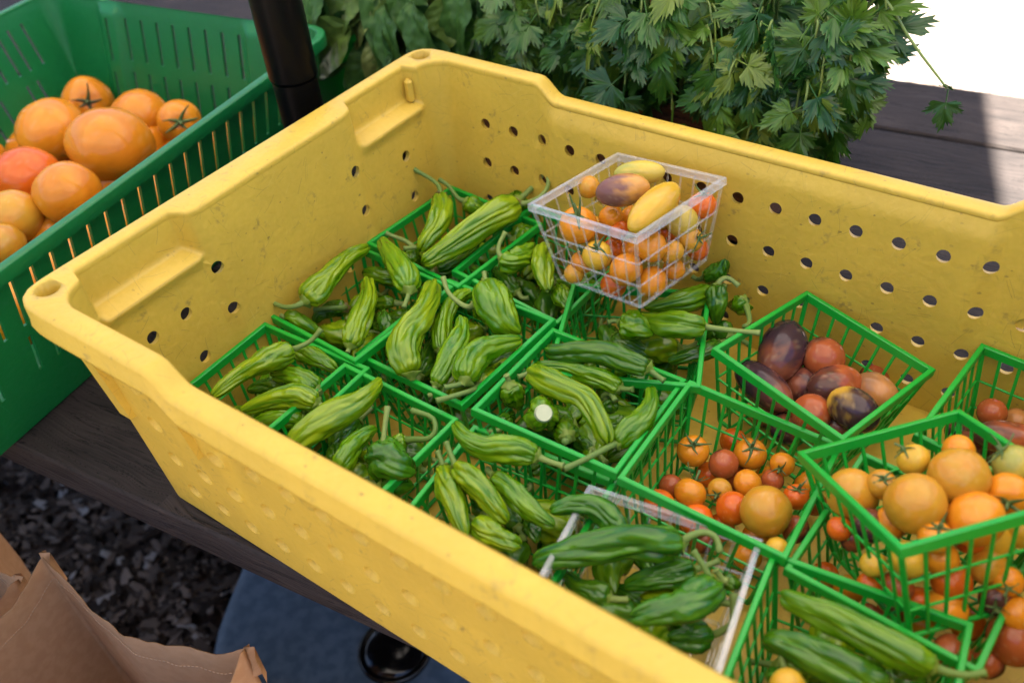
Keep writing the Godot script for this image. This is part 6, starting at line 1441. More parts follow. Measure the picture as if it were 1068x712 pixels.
const TOMATOES := [
	[Vector3(0.2486,0.6900,0.0705), 0.0123, 0.0208, Vector3(-0.86,-0.19,0.48), 8, 0, "purple-brown plum tomato on top of the clear basket", ""],
	[Vector3(0.2808,0.6900,0.0801), 0.0126, 0.0309, Vector3(-0.07,-0.06,1.00), 3, 0, "long yellow plum tomato lying on top of the clear basket", ""],
	[Vector3(0.2434,0.6840,0.0351), 0.0098, 0.0202, Vector3(-0.90,-0.10,0.42), 7, 0, "olive-yellow plum tomato behind the purple one in the clear basket", ""],
	[Vector3(0.2219,0.6620,0.0922), 0.0149, 0.0141, Vector3(0.19,0.94,0.29), 0, 1, "orange tomato with a spidery green stalk in the clear basket", ""],
	[Vector3(0.2089,0.6720,0.0549), 0.0092, 0.0084, Vector3(-0.05,-0.78,-0.63), 2, 0, "small olive-orange tomato in the clear basket stacked on green baskets", "tomatoes in the clear basket stacked on green baskets"],
	[Vector3(0.2380,0.6620,0.0700), 0.0097, 0.0090, Vector3(0.66,-0.73,0.14), 0, 0, "small orange tomato in the clear basket stacked on green baskets", "tomatoes in the clear basket stacked on green baskets"],
	[Vector3(0.2466,0.6540,0.0729), 0.0082, 0.0076, Vector3(0.86,-0.46,-0.19), 1, 0, "small red-orange tomato in the clear basket stacked on green baskets", "tomatoes in the clear basket stacked on green baskets"],
	[Vector3(0.2434,0.6460,0.0996), 0.0118, 0.0109, Vector3(0.17,0.94,0.29), 3, 1, "mid-sized yellow tomato with stalk in the clear basket stacked on green baskets", "tomatoes in the clear basket stacked on green baskets"],
	[Vector3(0.2296,0.6340,0.0988), 0.0098, 0.0090, Vector3(0.00,1.00,0.00), 0, 1, "small orange tomato with stalk in the clear basket stacked on green baskets", "tomatoes in the clear basket stacked on green baskets"],
	[Vector3(0.2259,0.6260,0.1060), 0.0083, 0.0077, Vector3(0.18,-0.86,-0.47), 2, 0, "small olive-orange tomato in the clear basket stacked on green baskets", "tomatoes in the clear basket stacked on green baskets"],
	[Vector3(0.2702,0.6440,0.1024), 0.0131, 0.0120, Vector3(0.78,-0.61,0.12), 0, 0, "large orange tomato in the clear basket stacked on green baskets", "tomatoes in the clear basket stacked on green baskets"],
	[Vector3(0.2575,0.6220,0.0990), 0.0105, 0.0096, Vector3(-0.13,-0.27,-0.95), 1, 0, "mid-sized red-orange tomato in the clear basket stacked on green baskets", "tomatoes in the clear basket stacked on green baskets"],
	[Vector3(0.2874,0.6320,0.0926), 0.0124, 0.0114, Vector3(0.52,-0.72,-0.46), 0, 0, "large orange tomato in the clear basket stacked on green baskets", "tomatoes in the clear basket stacked on green baskets"],
	[Vector3(0.2826,0.6600,0.0869), 0.0122, 0.0112, Vector3(-0.42,-0.90,0.09), 0, 0, "large orange tomato in the clear basket stacked on green baskets", "tomatoes in the clear basket stacked on green baskets"],
	[Vector3(0.2948,0.6520,0.0759), 0.0094, 0.0087, Vector3(-0.80,0.60,0.00), 2, 1, "small olive-orange tomato with stalk in the clear basket stacked on green baskets", "tomatoes in the clear basket stacked on green baskets"],
	[Vector3(0.2957,0.6340,0.0729), 0.0089, 0.0081, Vector3(-0.70,-0.58,-0.41), 0, 0, "small orange tomato in the clear basket stacked on green baskets", "tomatoes in the clear basket stacked on green baskets"],
	[Vector3(0.2906,0.6640,0.0518), 0.0125, 0.0115, Vector3(-0.51,-0.74,-0.44), 7, 0, "large yellow-green tomato in the clear basket stacked on green baskets", "tomatoes in the clear basket stacked on green baskets"],
	[Vector3(0.2994,0.6520,0.0549), 0.0103, 0.0095, Vector3(0.84,0.53,0.11), 2, 1, "mid-sized olive-orange tomato with stalk in the clear basket stacked on green baskets", "tomatoes in the clear basket stacked on green baskets"],
	[Vector3(0.2977,0.6700,0.0328), 0.0110, 0.0102, Vector3(0.00,1.00,0.00), 1, 1, "mid-sized red-orange tomato with stalk in the clear basket stacked on green baskets", "tomatoes in the clear basket stacked on green baskets"],
	[Vector3(0.2999,0.6340,0.0406), 0.0091, 0.0083, Vector3(-0.90,-0.44,0.00), 1, 0, "small red-orange tomato in the clear basket stacked on green baskets", "tomatoes in the clear basket stacked on green baskets"],
	[Vector3(0.2472,0.6520,0.0511), 0.0114, 0.0105, Vector3(0.48,-0.87,-0.10), 0, 0, "mid-sized orange tomato in the clear basket stacked on green baskets", "tomatoes in the clear basket stacked on green baskets"],
	[Vector3(0.2677,0.6560,0.0420), 0.0113, 0.0104, Vector3(-0.66,-0.48,-0.58), 2, 0, "mid-sized olive-orange tomato in the clear basket stacked on green baskets", "tomatoes in the clear basket stacked on green baskets"],
	[Vector3(0.2554,0.6320,0.0653), 0.0115, 0.0105, Vector3(0.48,-0.65,-0.58), 0, 0, "mid-sized orange tomato in the clear basket stacked on green baskets", "tomatoes in the clear basket stacked on green baskets"],
	[Vector3(0.2182,0.6380,0.0623), 0.0117, 0.0108, Vector3(-0.44,-0.76,-0.47), 2, 0, "mid-sized olive-orange tomato in the clear basket stacked on green baskets", "tomatoes in the clear basket stacked on green baskets"],
	[Vector3(0.2733,0.6400,0.0352), 0.0123, 0.0113, Vector3(-0.75,-0.63,-0.17), 1, 0, "large red-orange tomato in the clear basket stacked on green baskets", "tomatoes in the clear basket stacked on green baskets"],
	[Vector3(0.2408,0.6300,0.0703), 0.0108, 0.0099, Vector3(-0.71,-0.26,-0.65), 1, 0, "mid-sized red-orange tomato in the clear basket stacked on green baskets", "tomatoes in the clear basket stacked on green baskets"],
	[Vector3(0.3682,0.5680,0.1769), 0.0116, 0.0107, Vector3(0.10,0.96,0.25), 0, 1, "large orange tomato with stalk in the basket of mixed orange cherry tomatoes", "tomatoes in the basket of mixed orange cherry tomatoes"],
	[Vector3(0.3913,0.5660,0.1755), 0.0108, 0.0099, Vector3(-0.71,-0.46,-0.54), 4, 0, "large brown-red tomato in the basket of mixed orange cherry tomatoes", "tomatoes in the basket of mixed orange cherry tomatoes"],
	[Vector3(0.4032,0.5660,0.1568), 0.0116, 0.0107, Vector3(0.08,0.96,0.26), 0, 1, "large orange tomato with stalk in the basket of mixed orange cherry tomatoes", "tomatoes in the basket of mixed orange cherry tomatoes"],
	[Vector3(0.4272,0.5720,0.1597), 0.0086, 0.0079, Vector3(0.10,0.31,0.94), 0, 1, "small orange tomato with stalk in the basket of mixed orange cherry tomatoes", "tomatoes in the basket of mixed orange cherry tomatoes"],
	[Vector3(0.3837,0.5680,0.2123), 0.0111, 0.0103, Vector3(0.00,0.60,-0.80), 0, 1, "large orange tomato with stalk in the basket of mixed orange cherry tomatoes", "tomatoes in the basket of mixed orange cherry tomatoes"],
	[Vector3(0.4002,0.5700,0.2011), 0.0085, 0.0078, Vector3(0.10,0.31,0.94), 2, 1, "small olive-orange tomato with stalk in the basket of mixed orange cherry tomatoes", "tomatoes in the basket of mixed orange cherry tomatoes"],
	[Vector3(0.4142,0.5720,0.1876), 0.0098, 0.0090, Vector3(-0.59,-0.79,0.17), 0, 0, "mid-sized orange tomato in the basket of mixed orange cherry tomatoes", "tomatoes in the basket of mixed orange cherry tomatoes"],
	[Vector3(0.4139,0.5700,0.2109), 0.0115, 0.0106, Vector3(0.68,-0.48,-0.55), 1, 0, "large red-orange tomato in the basket of mixed orange cherry tomatoes", "tomatoes in the basket of mixed orange cherry tomatoes"],
	[Vector3(0.4366,0.5840,0.2125), 0.0167, 0.0159, Vector3(-0.65,-0.56,-0.50), 2, 0, "big olive-orange tomato on top of the cherry tomato basket", ""],
	[Vector3(0.4556,0.5700,0.2053), 0.0094, 0.0086, Vector3(0.76,-0.52,-0.39), 4, 0, "small brown-red tomato in the basket of mixed orange cherry tomatoes", "tomatoes in the basket of mixed orange cherry tomatoes"],
	[Vector3(0.4533,0.5760,0.2312), 0.0085, 0.0080, Vector3(0.66,-0.20,-0.73), 3, 0, "small yellow tomato at the front corner of its basket", ""],
	[Vector3(0.3703,0.5660,0.2312), 0.0111, 0.0102, Vector3(-0.66,-0.67,-0.34), 1, 0, "large red-orange tomato in the basket of mixed orange cherry tomatoes", "tomatoes in the basket of mixed orange cherry tomatoes"],
	[Vector3(0.3651,0.5540,0.2033), 0.0088, 0.0081, Vector3(-0.45,-0.40,-0.80), 4, 0, "small brown-red tomato in the basket of mixed orange cherry tomatoes", "tomatoes in the basket of mixed orange cherry tomatoes"],
	[Vector3(0.3957,0.5600,0.2253), 0.0117, 0.0107, Vector3(-0.67,-0.57,-0.48), 1, 0, "large red-orange tomato in the basket of mixed orange cherry tomatoes", "tomatoes in the basket of mixed orange cherry tomatoes"],
	[Vector3(0.4455,0.5680,0.1782), 0.0090, 0.0083, Vector3(0.00,1.00,0.00), 1, 1, "small red-orange tomato with stalk in the basket of mixed orange cherry tomatoes", "tomatoes in the basket of mixed orange cherry tomatoes"],
	[Vector3(0.4250,0.5620,0.1683), 0.0080, 0.0074, Vector3(0.39,-0.74,-0.55), 4, 0, "small brown-red tomato in the basket of mixed orange cherry tomatoes", "tomatoes in the basket of mixed orange cherry tomatoes"],
	[Vector3(0.4448,0.5560,0.1534), 0.0087, 0.0080, Vector3(0.60,-0.80,-0.10), 0, 0, "small orange tomato in the basket of mixed orange cherry tomatoes", "tomatoes in the basket of mixed orange cherry tomatoes"],
	[Vector3(0.4021,0.5460,0.2277), 0.0098, 0.0090, Vector3(0.85,-0.42,-0.31), 4, 0, "mid-sized brown-red tomato in the basket of mixed orange cherry tomatoes", "tomatoes in the basket of mixed orange cherry tomatoes"],
	[Vector3(0.4335,0.5480,0.2253), 0.0096, 0.0088, Vector3(-0.10,-0.73,-0.67), 0, 0, "mid-sized orange tomato in the basket of mixed orange cherry tomatoes", "tomatoes in the basket of mixed orange cherry tomatoes"],
	[Vector3(0.4085,0.5480,0.2132), 0.0098, 0.0091, Vector3(0.69,-0.47,-0.55), 1, 0, "mid-sized red-orange tomato in the basket of mixed orange cherry tomatoes", "tomatoes in the basket of mixed orange cherry tomatoes"],
	[Vector3(0.3808,0.5460,0.1735), 0.0097, 0.0090, Vector3(0.23,-0.71,-0.67), 1, 0, "mid-sized red-orange tomato in the basket of mixed orange cherry tomatoes", "tomatoes in the basket of mixed orange cherry tomatoes"],
	[Vector3(0.4002,0.5460,0.1669), 0.0097, 0.0089, Vector3(-0.52,-0.69,-0.50), 4, 0, "mid-sized brown-red tomato in the basket of mixed orange cherry tomatoes", "tomatoes in the basket of mixed orange cherry tomatoes"],
	[Vector3(0.4170,0.5440,0.1546), 0.0097, 0.0089, Vector3(0.33,-0.44,-0.84), 0, 0, "mid-sized orange tomato in the basket of mixed orange cherry tomatoes", "tomatoes in the basket of mixed orange cherry tomatoes"],
	[Vector3(0.4334,0.5520,0.2106), 0.0103, 0.0095, Vector3(-0.50,-0.43,-0.75), 0, 0, "large orange tomato in the basket of mixed orange cherry tomatoes", "tomatoes in the basket of mixed orange cherry tomatoes"],
	[Vector3(0.3845,0.5420,0.2180), 0.0094, 0.0086, Vector3(0.04,-0.56,-0.83), 0, 0, "mid-sized orange tomato in the basket of mixed orange cherry tomatoes", "tomatoes in the basket of mixed orange cherry tomatoes"],
	[Vector3(0.3811,0.5440,0.1331), 0.0101, 0.0093, Vector3(-0.16,-0.56,-0.81), 1, 0, "mid-sized red-orange tomato in the basket of mixed orange cherry tomatoes", "tomatoes in the basket of mixed orange cherry tomatoes"],
	[Vector3(0.4537,0.5440,0.1575), 0.0087, 0.0080, Vector3(-0.85,-0.47,-0.23), 4, 0, "small brown-red tomato in the basket of mixed orange cherry tomatoes", "tomatoes in the basket of mixed orange cherry tomatoes"],
	[Vector3(0.3863,0.5850,0.0653), 0.0180, 0.0282, Vector3(-0.15,0.18,-0.97), 5, 0, "big brown oval tomato standing at the back of its basket", ""],
	[Vector3(0.4150,0.5840,0.0561), 0.0159, 0.0167, Vector3(-0.70,-0.31,-0.65), 4, 0, "orange-brown egg-shaped tomato resting against the big brown one", ""],
	[Vector3(0.3865,0.5760,0.0989), 0.0145, 0.0274, Vector3(-0.92,0.00,-0.40), 5, 0, "mid-sized dark purple-brown tomato in the basket of dark plum tomatoes", "tomatoes in the basket of dark plum tomatoes"],
	[Vector3(0.4080,0.5680,0.0761), 0.0144, 0.0132, Vector3(0.65,-0.59,-0.47), 5, 0, "mid-sized dark purple-brown tomato in the basket of dark plum tomatoes", "tomatoes in the basket of dark plum tomatoes"],
	[Vector3(0.4316,0.5770,0.0734), 0.0159, 0.0218, Vector3(-0.61,0.05,0.79), 4, 0, "large brown-red tomato in the basket of dark plum tomatoes", "tomatoes in the basket of dark plum tomatoes"],
	[Vector3(0.4582,0.5750,0.0620), 0.0134, 0.0177, Vector3(-0.94,0.06,-0.34), 6, 0, "tan plum tomato beside the glossy dark one", ""],
	[Vector3(0.4534,0.5880,0.1011), 0.0151, 0.0197, Vector3(-0.96,0.10,-0.27), 10, 0, "glossy blackish tomato with a yellow shoulder", ""],
	[Vector3(0.4272,0.5740,0.1064), 0.0153, 0.0141, Vector3(0.53,-0.51,-0.68), 4, 0, "large brown-red tomato in the basket of dark plum tomatoes", "tomatoes in the basket of dark plum tomatoes"],
	[Vector3(0.4474,0.5660,0.1021), 0.0130, 0.0119, Vector3(-0.51,-0.55,-0.66), 5, 0, "small dark purple-brown tomato in the basket of dark plum tomatoes", "tomatoes in the basket of dark plum tomatoes"],
	[Vector3(0.4129,0.5580,0.1142), 0.0125, 0.0115, Vector3(-0.50,-0.87,0.03), 5, 0, "small dark purple-brown tomato in the basket of dark plum tomatoes", "tomatoes in the basket of dark plum tomatoes"],
	[Vector3(0.3927,0.5520,0.1002), 0.0129, 0.0118, Vector3(0.60,-0.78,0.20), 4, 0, "small brown-red tomato in the basket of dark plum tomatoes", "tomatoes in the basket of dark plum tomatoes"],
	[Vector3(0.4574,0.5580,0.0682), 0.0134, 0.0123, Vector3(0.90,-0.36,-0.25), 6, 0, "small tan tomato in the basket of dark plum tomatoes", "tomatoes in the basket of dark plum tomatoes"],
	[Vector3(0.4141,0.5460,0.0564), 0.0149, 0.0137, Vector3(0.21,-0.45,-0.87), 4, 0, "mid-sized brown-red tomato in the basket of dark plum tomatoes", "tomatoes in the basket of dark plum tomatoes"],
	[Vector3(0.4362,0.5440,0.0532), 0.0139, 0.0128, Vector3(-0.76,-0.64,-0.10), 5, 0, "mid-sized dark purple-brown tomato in the basket of dark plum tomatoes", "tomatoes in the basket of dark plum tomatoes"],
	[Vector3(0.3915,0.5440,0.0675), 0.0141, 0.0130, Vector3(0.42,-0.86,-0.29), 5, 0, "mid-sized dark purple-brown tomato in the basket of dark plum tomatoes", "tomatoes in the basket of dark plum tomatoes"],
	[Vector3(0.4472,0.5440,0.0157), 0.0126, 0.0116, Vector3(-0.76,-0.54,-0.37), 4, 0, "small brown-red tomato in the basket of dark plum tomatoes", "tomatoes in the basket of dark plum tomatoes"],
	[Vector3(0.5338,0.5720,0.0382), 0.0103, 0.0103, Vector3(0.09,-0.93,-0.36), 4, 0, "round brown-red tomato at the back wall", ""],
	[Vector3(0.5498,0.5820,0.0681), 0.0118, 0.0240, Vector3(-0.95,0.00,0.30), 4, 0, "mid-sized brown-red tomato in the basket beside the wall next to the dark tomatoes", "tomatoes in the basket beside the wall next to the dark tomatoes"],
	[Vector3(0.5282,0.5620,0.0695), 0.0122, 0.0112, Vector3(0.16,-0.97,-0.18), 5, 0, "large dark purple-brown tomato in the basket beside the wall next to the dark tomatoes", "tomatoes in the basket beside the wall next to the dark tomatoes"],
	[Vector3(0.5502,0.5600,0.0261), 0.0104, 0.0096, Vector3(0.38,-0.45,-0.81), 6, 0, "mid-sized tan tomato in the basket beside the wall next to the dark tomatoes", "tomatoes in the basket beside the wall next to the dark tomatoes"],
	[Vector3(0.5458,0.5520,0.0527), 0.0123, 0.0113, Vector3(0.47,-0.82,-0.34), 5, 0, "large dark purple-brown tomato in the basket beside the wall next to the dark tomatoes", "tomatoes in the basket beside the wall next to the dark tomatoes"],
	[Vector3(0.5178,0.5440,0.0393), 0.0100, 0.0092, Vector3(0.20,-0.79,0.58), 5, 0, "small dark purple-brown tomato in the basket beside the wall next to the dark tomatoes", "tomatoes in the basket beside the wall next to the dark tomatoes"],
	[Vector3(0.5629,0.5520,0.0153), 0.0126, 0.0116, Vector3(0.37,-0.80,-0.48), 4, 0, "large brown-red tomato in the basket beside the wall next to the dark tomatoes", "tomatoes in the basket beside the wall next to the dark tomatoes"],
	[Vector3(0.4819,0.6140,0.1965), 0.0158, 0.0146, Vector3(-0.40,-0.66,-0.63), 2, 0, "large olive-orange tomato in the heaped basket tilted on its neighbours", "tomatoes in the heaped basket tilted on its neighbours"],
	[Vector3(0.5172,0.6360,0.2039), 0.0176, 0.0170, Vector3(0.71,-0.69,-0.14), 2, 0, "largest yellow-orange tomato in the tilted basket", ""],
	[Vector3(0.5326,0.6420,0.1771), 0.0172, 0.0158, Vector3(-0.01,-0.98,-0.21), 2, 0, "large olive-orange tomato in the heaped basket tilted on its neighbours", "tomatoes in the heaped basket tilted on its neighbours"],
	[Vector3(0.5484,0.6360,0.1974), 0.0161, 0.0148, Vector3(0.75,-0.64,-0.17), 0, 0, "large orange tomato in the heaped basket tilted on its neighbours", "tomatoes in the heaped basket tilted on its neighbours"],
	[Vector3(0.5589,0.6380,0.1720), 0.0126, 0.0116, Vector3(0.10,0.31,0.94), 0, 1, "large orange tomato with stalk in the heaped basket tilted on its neighbours", "tomatoes in the heaped basket tilted on its neighbours"],
	[Vector3(0.5556,0.6460,0.1561), 0.0116, 0.0110, Vector3(-0.80,0.60,0.00), 7, 1, "greenish tomato with a starry stalk in the tilted basket", ""],
	[Vector3(0.5062,0.6360,0.1717), 0.0098, 0.0090, Vector3(-0.80,0.60,0.00), 3, 1, "mid-sized yellow tomato with stalk in the heaped basket tilted on its neighbours", "tomatoes in the heaped basket tilted on its neighbours"],
	[Vector3(0.5333,0.6320,0.2178), 0.0096, 0.0089, Vector3(0.00,1.00,0.00), 0, 1, "small orange tomato with stalk in the heaped basket tilted on its neighbours", "tomatoes in the heaped basket tilted on its neighbours"],
	[Vector3(0.4957,0.6260,0.1909), 0.0092, 0.0085, Vector3(0.03,0.96,0.27), 2, 1, "small olive-orange tomato with stalk in the heaped basket tilted on its neighbours", "tomatoes in the heaped basket tilted on its neighbours"],
	[Vector3(0.4987,0.6120,0.2122), 0.0108, 0.0100, Vector3(-0.09,-0.95,0.31), 5, 0, "mid-sized dark purple-brown tomato in the heaped basket tilted on its neighbours", "tomatoes in the heaped basket tilted on its neighbours"],
	[Vector3(0.5085,0.6040,0.2314), 0.0078, 0.0072, Vector3(0.36,-0.83,-0.42), 3, 0, "small yellow tomato in the heaped basket tilted on its neighbours", "tomatoes in the heaped basket tilted on its neighbours"],
	[Vector3(0.5249,0.6160,0.2271), 0.0109, 0.0100, Vector3(-0.24,-0.95,0.21), 3, 0, "mid-sized yellow tomato in the heaped basket tilted on its neighbours", "tomatoes in the heaped basket tilted on its neighbours"],
	[Vector3(0.5399,0.6160,0.2170), 0.0103, 0.0095, Vector3(-0.72,-0.65,0.24), 0, 0, "mid-sized orange tomato in the heaped basket tilted on its neighbours", "tomatoes in the heaped basket tilted on its neighbours"],
	[Vector3(0.5492,0.6020,0.2181), 0.0115, 0.0106, Vector3(-0.28,-0.88,-0.39), 1, 0, "mid-sized red-orange tomato in the heaped basket tilted on its neighbours", "tomatoes in the heaped basket tilted on its neighbours"],
	[Vector3(0.5517,0.5900,0.2282), 0.0121, 0.0111, Vector3(0.19,-0.91,0.36), 0, 0, "large orange tomato in the heaped basket tilted on its neighbours", "tomatoes in the heaped basket tilted on its neighbours"],
	[Vector3(0.5609,0.6160,0.1884), 0.0121, 0.0112, Vector3(-0.45,-0.64,-0.62), 3, 0, "large yellow tomato in the heaped basket tilted on its neighbours", "tomatoes in the heaped basket tilted on its neighbours"],
	[Vector3(0.5751,0.6080,0.2066), 0.0086, 0.0079, Vector3(0.10,0.31,0.94), 0, 1, "small orange tomato with stalk in the heaped basket tilted on its neighbours", "tomatoes in the heaped basket tilted on its neighbours"],
	[Vector3(0.4831,0.6020,0.2156), 0.0076, 0.0070, Vector3(0.10,-0.80,-0.59), 1, 0, "small red-orange tomato in the heaped basket tilted on its neighbours", "tomatoes in the heaped basket tilted on its neighbours"],
	[Vector3(0.5245,0.5960,0.2334), 0.0094, 0.0087, Vector3(0.24,-0.86,-0.45), 4, 0, "small brown-red tomato in the heaped basket tilted on its neighbours", "tomatoes in the heaped basket tilted on its neighbours"],
	[Vector3(0.5103,0.5880,0.2346), 0.0079, 0.0073, Vector3(0.71,-0.60,-0.38), 1, 0, "small red-orange tomato in the heaped basket tilted on its neighbours", "tomatoes in the heaped basket tilted on its neighbours"],
	[Vector3(0.5364,0.5880,0.2296), 0.0078, 0.0072, Vector3(0.41,-0.91,0.06), 1, 0, "small red-orange tomato in the heaped basket tilted on its neighbours", "tomatoes in the heaped basket tilted on its neighbours"],
	[Vector3(0.5628,0.6080,0.2022), 0.0109, 0.0101, Vector3(0.29,-0.69,-0.66), 2, 0, "mid-sized olive-orange tomato in the heaped basket tilted on its neighbours", "tomatoes in the heaped basket tilted on its neighbours"],
	[Vector3(0.5735,0.5960,0.2123), 0.0098, 0.0090, Vector3(0.10,0.31,0.94), 4, 1, "mid-sized brown-red tomato with stalk in the heaped basket tilted on its neighbours", "tomatoes in the heaped basket tilted on its neighbours"],
	[Vector3(0.5493,0.6180,0.1958), 0.0099, 0.0091, Vector3(0.69,-0.72,-0.02), 1, 0, "mid-sized red-orange tomato in the heaped basket tilted on its neighbours", "tomatoes in the heaped basket tilted on its neighbours"],
	[Vector3(0.5087,0.6160,0.2072), 0.0102, 0.0094, Vector3(-0.80,-0.47,-0.37), 0, 0, "mid-sized orange tomato in the heaped basket tilted on its neighbours", "tomatoes in the heaped basket tilted on its neighbours"],
	[Vector3(0.5712,0.6220,0.1778), 0.0121, 0.0111, Vector3(-0.67,-0.75,-0.00), 3, 0, "large yellow tomato in the heaped basket tilted on its neighbours", "tomatoes in the heaped basket tilted on its neighbours"],
	[Vector3(0.4912,0.5940,0.2111), 0.0094, 0.0086, Vector3(-0.92,-0.36,0.17), 4, 0, "small brown-red tomato in the heaped basket tilted on its neighbours", "tomatoes in the heaped basket tilted on its neighbours"],
	[Vector3(0.5250,0.6200,0.1817), 0.0103, 0.0094, Vector3(-0.37,-0.75,-0.55), 1, 0, "mid-sized red-orange tomato in the heaped basket tilted on its neighbours", "tomatoes in the heaped basket tilted on its neighbours"],
	[Vector3(0.5264,0.6320,0.1473), 0.0099, 0.0091, Vector3(0.66,-0.45,-0.60), 0, 0, "mid-sized orange tomato in the heaped basket tilted on its neighbours", "tomatoes in the heaped basket tilted on its neighbours"],
	[Vector3(0.5855,0.5960,0.2156), 0.0097, 0.0089, Vector3(-0.55,-0.62,-0.56), 0, 0, "small orange tomato in the heaped basket tilted on its neighbours", "tomatoes in the heaped basket tilted on its neighbours"],
	[Vector3(0.5891,0.5800,0.2211), 0.0152, 0.0144, Vector3(0.67,-0.33,-0.67), 4, 0, "large orange-brown tomato under the tilted basket", ""],
	[Vector3(0.5626,0.5780,0.2458), 0.0103, 0.0095, Vector3(-0.07,-0.90,-0.43), 4, 0, "large brown-red tomato in the basket beneath the tilted heaped basket", "tomatoes in the basket beneath the tilted heaped basket"],
	[Vector3(0.5424,0.5620,0.2255), 0.0098, 0.0090, Vector3(0.83,-0.54,-0.14), 0, 0, "mid-sized orange tomato in the basket beneath the tilted heaped basket", "tomatoes in the basket beneath the tilted heaped basket"],
	[Vector3(0.5260,0.5560,0.2238), 0.0094, 0.0087, Vector3(0.37,-0.76,-0.54), 4, 0, "small brown-red tomato in the basket beneath the tilted heaped basket", "tomatoes in the basket beneath the tilted heaped basket"],
	[Vector3(0.5658,0.5640,0.2122), 0.0103, 0.0094, Vector3(-0.63,-0.52,-0.58), 1, 0, "large red-orange tomato in the basket beneath the tilted heaped basket", "tomatoes in the basket beneath the tilted heaped basket"],
	[Vector3(0.4978,0.5500,0.2169), 0.0098, 0.0090, Vector3(-0.45,-0.45,-0.77), 0, 0, "mid-sized orange tomato in the basket beneath the tilted heaped basket", "tomatoes in the basket beneath the tilted heaped basket"],
	[Vector3(0.5148,0.5520,0.2319), 0.0095, 0.0087, Vector3(0.41,-0.62,-0.67), 4, 0, "mid-sized brown-red tomato in the basket beneath the tilted heaped basket", "tomatoes in the basket beneath the tilted heaped basket"],
	[Vector3(0.5402,0.5500,0.2374), 0.0092, 0.0085, Vector3(-0.67,-0.65,-0.36), 2, 0, "small olive-orange tomato in the basket beneath the tilted heaped basket", "tomatoes in the basket beneath the tilted heaped basket"],
	[Vector3(0.4809,0.5460,0.2117), 0.0094, 0.0086, Vector3(0.55,-0.83,0.13), 1, 0, "small red-orange tomato in the basket beneath the tilted heaped basket", "tomatoes in the basket beneath the tilted heaped basket"],
	[Vector3(0.5813,0.5660,0.2329), 0.0099, 0.0091, Vector3(0.73,-0.68,-0.11), 4, 0, "mid-sized brown-red tomato in the basket beneath the tilted heaped basket", "tomatoes in the basket beneath the tilted heaped basket"],
	[Vector3(0.4967,0.6040,0.3289), 0.0096, 0.0091, Vector3(-0.60,-0.79,0.14), 3, 0, "pale yellow tomato beside the long peppers", ""],
	[Vector3(-0.4387,0.6020,0.1458), 0.0387, 0.0333, Vector3(0.10,-0.97,-0.21), 0, 0, "large orange tomato in the green slotted crate", "tomatoes in the green slotted crate"],
	[Vector3(-0.3243,0.6140,0.1453), 0.0441, 0.0379, Vector3(-0.09,-0.98,0.17), 0, 0, "largest orange tomato in the green crate, two small scars on it", ""],
	[Vector3(-0.4912,0.5880,0.0659), 0.0296, 0.0255, Vector3(0.82,0.38,0.42), 0, 1, "orange tomato with a dark dried stalk in the green crate", ""],
	[Vector3(-0.3945,0.5920,0.0623), 0.0326, 0.0281, Vector3(0.07,-0.99,-0.10), 0, 0, "small orange tomato in the green slotted crate", "tomatoes in the green slotted crate"],
	[Vector3(-0.3334,0.5940,0.0528), 0.0247, 0.0226, Vector3(0.77,0.42,0.48), 0, 1, "small orange tomato with stalk in the green slotted crate", "tomatoes in the green slotted crate"],
	[Vector3(-0.3683,0.6040,0.2212), 0.0348, 0.0299, Vector3(0.03,-0.99,0.15), 1, 0, "red-orange tomato with a ringed scar in the green crate", ""],
	[Vector3(-0.2789,0.6160,0.2291), 0.0319, 0.0293, Vector3(0.07,-0.99,-0.12), 0, 0, "small orange tomato in the green slotted crate", "tomatoes in the green slotted crate"],
	[Vector3(-0.3071,0.6060,0.2749), 0.0273, 0.0255, Vector3(-0.16,-0.98,0.06), 2, 0, "yellowish tomato in the green crate", ""],
	[Vector3(-0.2763,0.6040,0.3086), 0.0220, 0.0195, Vector3(-0.02,-1.00,-0.05), 2, 0, "small olive-orange tomato in the green slotted crate", "tomatoes in the green slotted crate"],
	[Vector3(-0.3285,0.5720,0.1542), 0.0354, 0.0304, Vector3(0.10,-0.98,-0.20), 0, 0, "mid-sized orange tomato in the green slotted crate", "tomatoes in the green slotted crate"],
	[Vector3(-0.3781,0.5620,0.0808), 0.0358, 0.0316, Vector3(0.05,-1.00,-0.02), 0, 0, "mid-sized orange tomato in the green slotted crate", "tomatoes in the green slotted crate"],
	[Vector3(-0.5158,0.5470,0.1366), 0.0394, 0.0339, Vector3(0.22,-0.97,0.13), 0, 0, "large orange tomato in the green slotted crate", "tomatoes in the green slotted crate"],
	[Vector3(-0.4409,0.5470,0.1218), 0.0385, 0.0331, Vector3(-0.03,-0.99,-0.13), 1, 0, "large red-orange tomato in the green slotted crate", "tomatoes in the green slotted crate"],
	[Vector3(-0.4976,0.5820,0.2181), 0.0366, 0.0315, Vector3(-0.12,-0.99,0.07), 0, 0, "large orange tomato in the green slotted crate", "tomatoes in the green slotted crate"],
	[Vector3(-0.3971,0.5920,0.2889), 0.0332, 0.0286, Vector3(0.11,-0.99,-0.12), 0, 0, "mid-sized orange tomato in the green slotted crate", "tomatoes in the green slotted crate"],
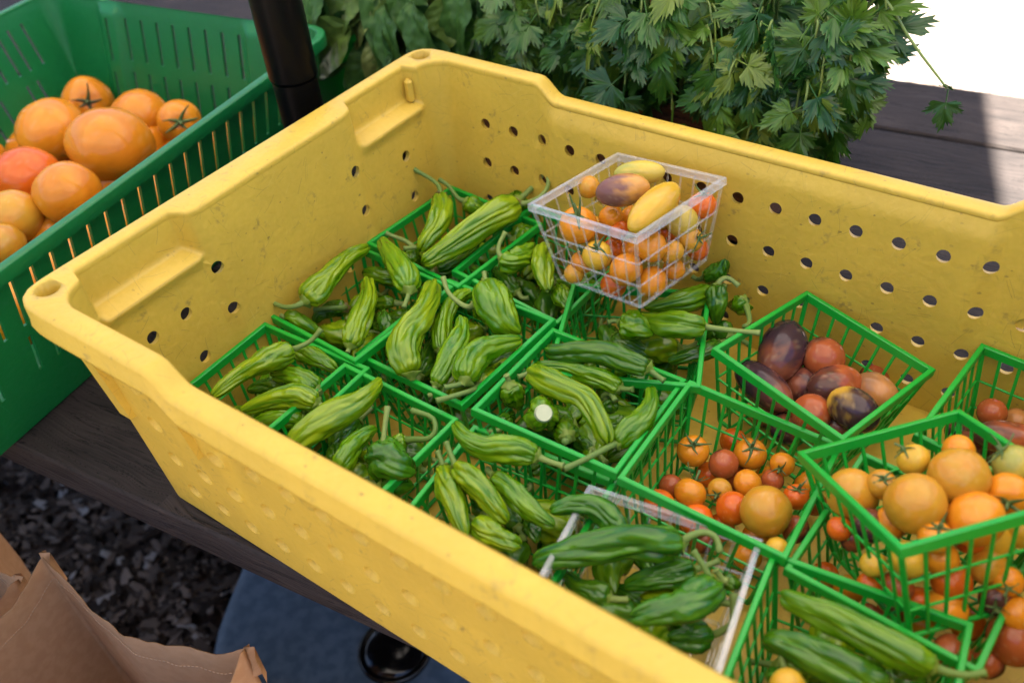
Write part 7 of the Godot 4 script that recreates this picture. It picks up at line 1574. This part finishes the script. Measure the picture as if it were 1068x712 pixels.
	[Vector3(-0.2963,0.5720,0.2484), 0.0329, 0.0283, Vector3(-0.02,-1.00,0.09), 0, 0, "small orange tomato in the green slotted crate", "tomatoes in the green slotted crate"],
	[Vector3(-0.2655,0.5720,0.3118), 0.0293, 0.0259, Vector3(0.15,-0.99,-0.01), 2, 0, "small olive-orange tomato in the green slotted crate", "tomatoes in the green slotted crate"],
	[Vector3(-0.3388,0.5470,0.0555), 0.0318, 0.0286, Vector3(-0.10,-0.98,0.19), 0, 0, "small orange tomato in the green slotted crate", "tomatoes in the green slotted crate"],
	[Vector3(-0.3326,0.5420,0.1893), 0.0334, 0.0295, Vector3(0.06,-0.99,0.10), 0, 0, "mid-sized orange tomato in the green slotted crate", "tomatoes in the green slotted crate"],
	[Vector3(-0.4483,0.5420,0.2207), 0.0346, 0.0306, Vector3(0.02,-1.00,0.03), 0, 0, "mid-sized orange tomato in the green slotted crate", "tomatoes in the green slotted crate"],
	[Vector3(-0.2212,0.6080,0.0700), 0.0360, 0.0310, Vector3(0.10,-0.98,0.10), 0, 0, "large orange tomato in the green slotted crate", "tomatoes in the green slotted crate"],
	[Vector3(-0.2113,0.6080,0.1300), 0.0360, 0.0310, Vector3(0.10,-0.98,0.10), 0, 0, "large orange tomato in the green slotted crate", "tomatoes in the green slotted crate"],
	[Vector3(-0.2014,0.6080,0.1900), 0.0360, 0.0310, Vector3(0.10,-0.98,0.10), 0, 0, "large orange tomato in the green slotted crate", "tomatoes in the green slotted crate"],
	[Vector3(-0.1915,0.6080,0.2500), 0.0360, 0.0310, Vector3(0.10,-0.98,0.10), 0, 0, "large orange tomato in the green slotted crate", "tomatoes in the green slotted crate"],
	[Vector3(-0.1816,0.6080,0.3100), 0.0360, 0.0310, Vector3(0.10,-0.98,0.10), 0, 0, "large orange tomato in the green slotted crate", "tomatoes in the green slotted crate"],
	[Vector3(-0.1717,0.6080,0.3700), 0.0360, 0.0310, Vector3(0.10,-0.98,0.10), 0, 0, "large orange tomato in the green slotted crate", "tomatoes in the green slotted crate"],
]
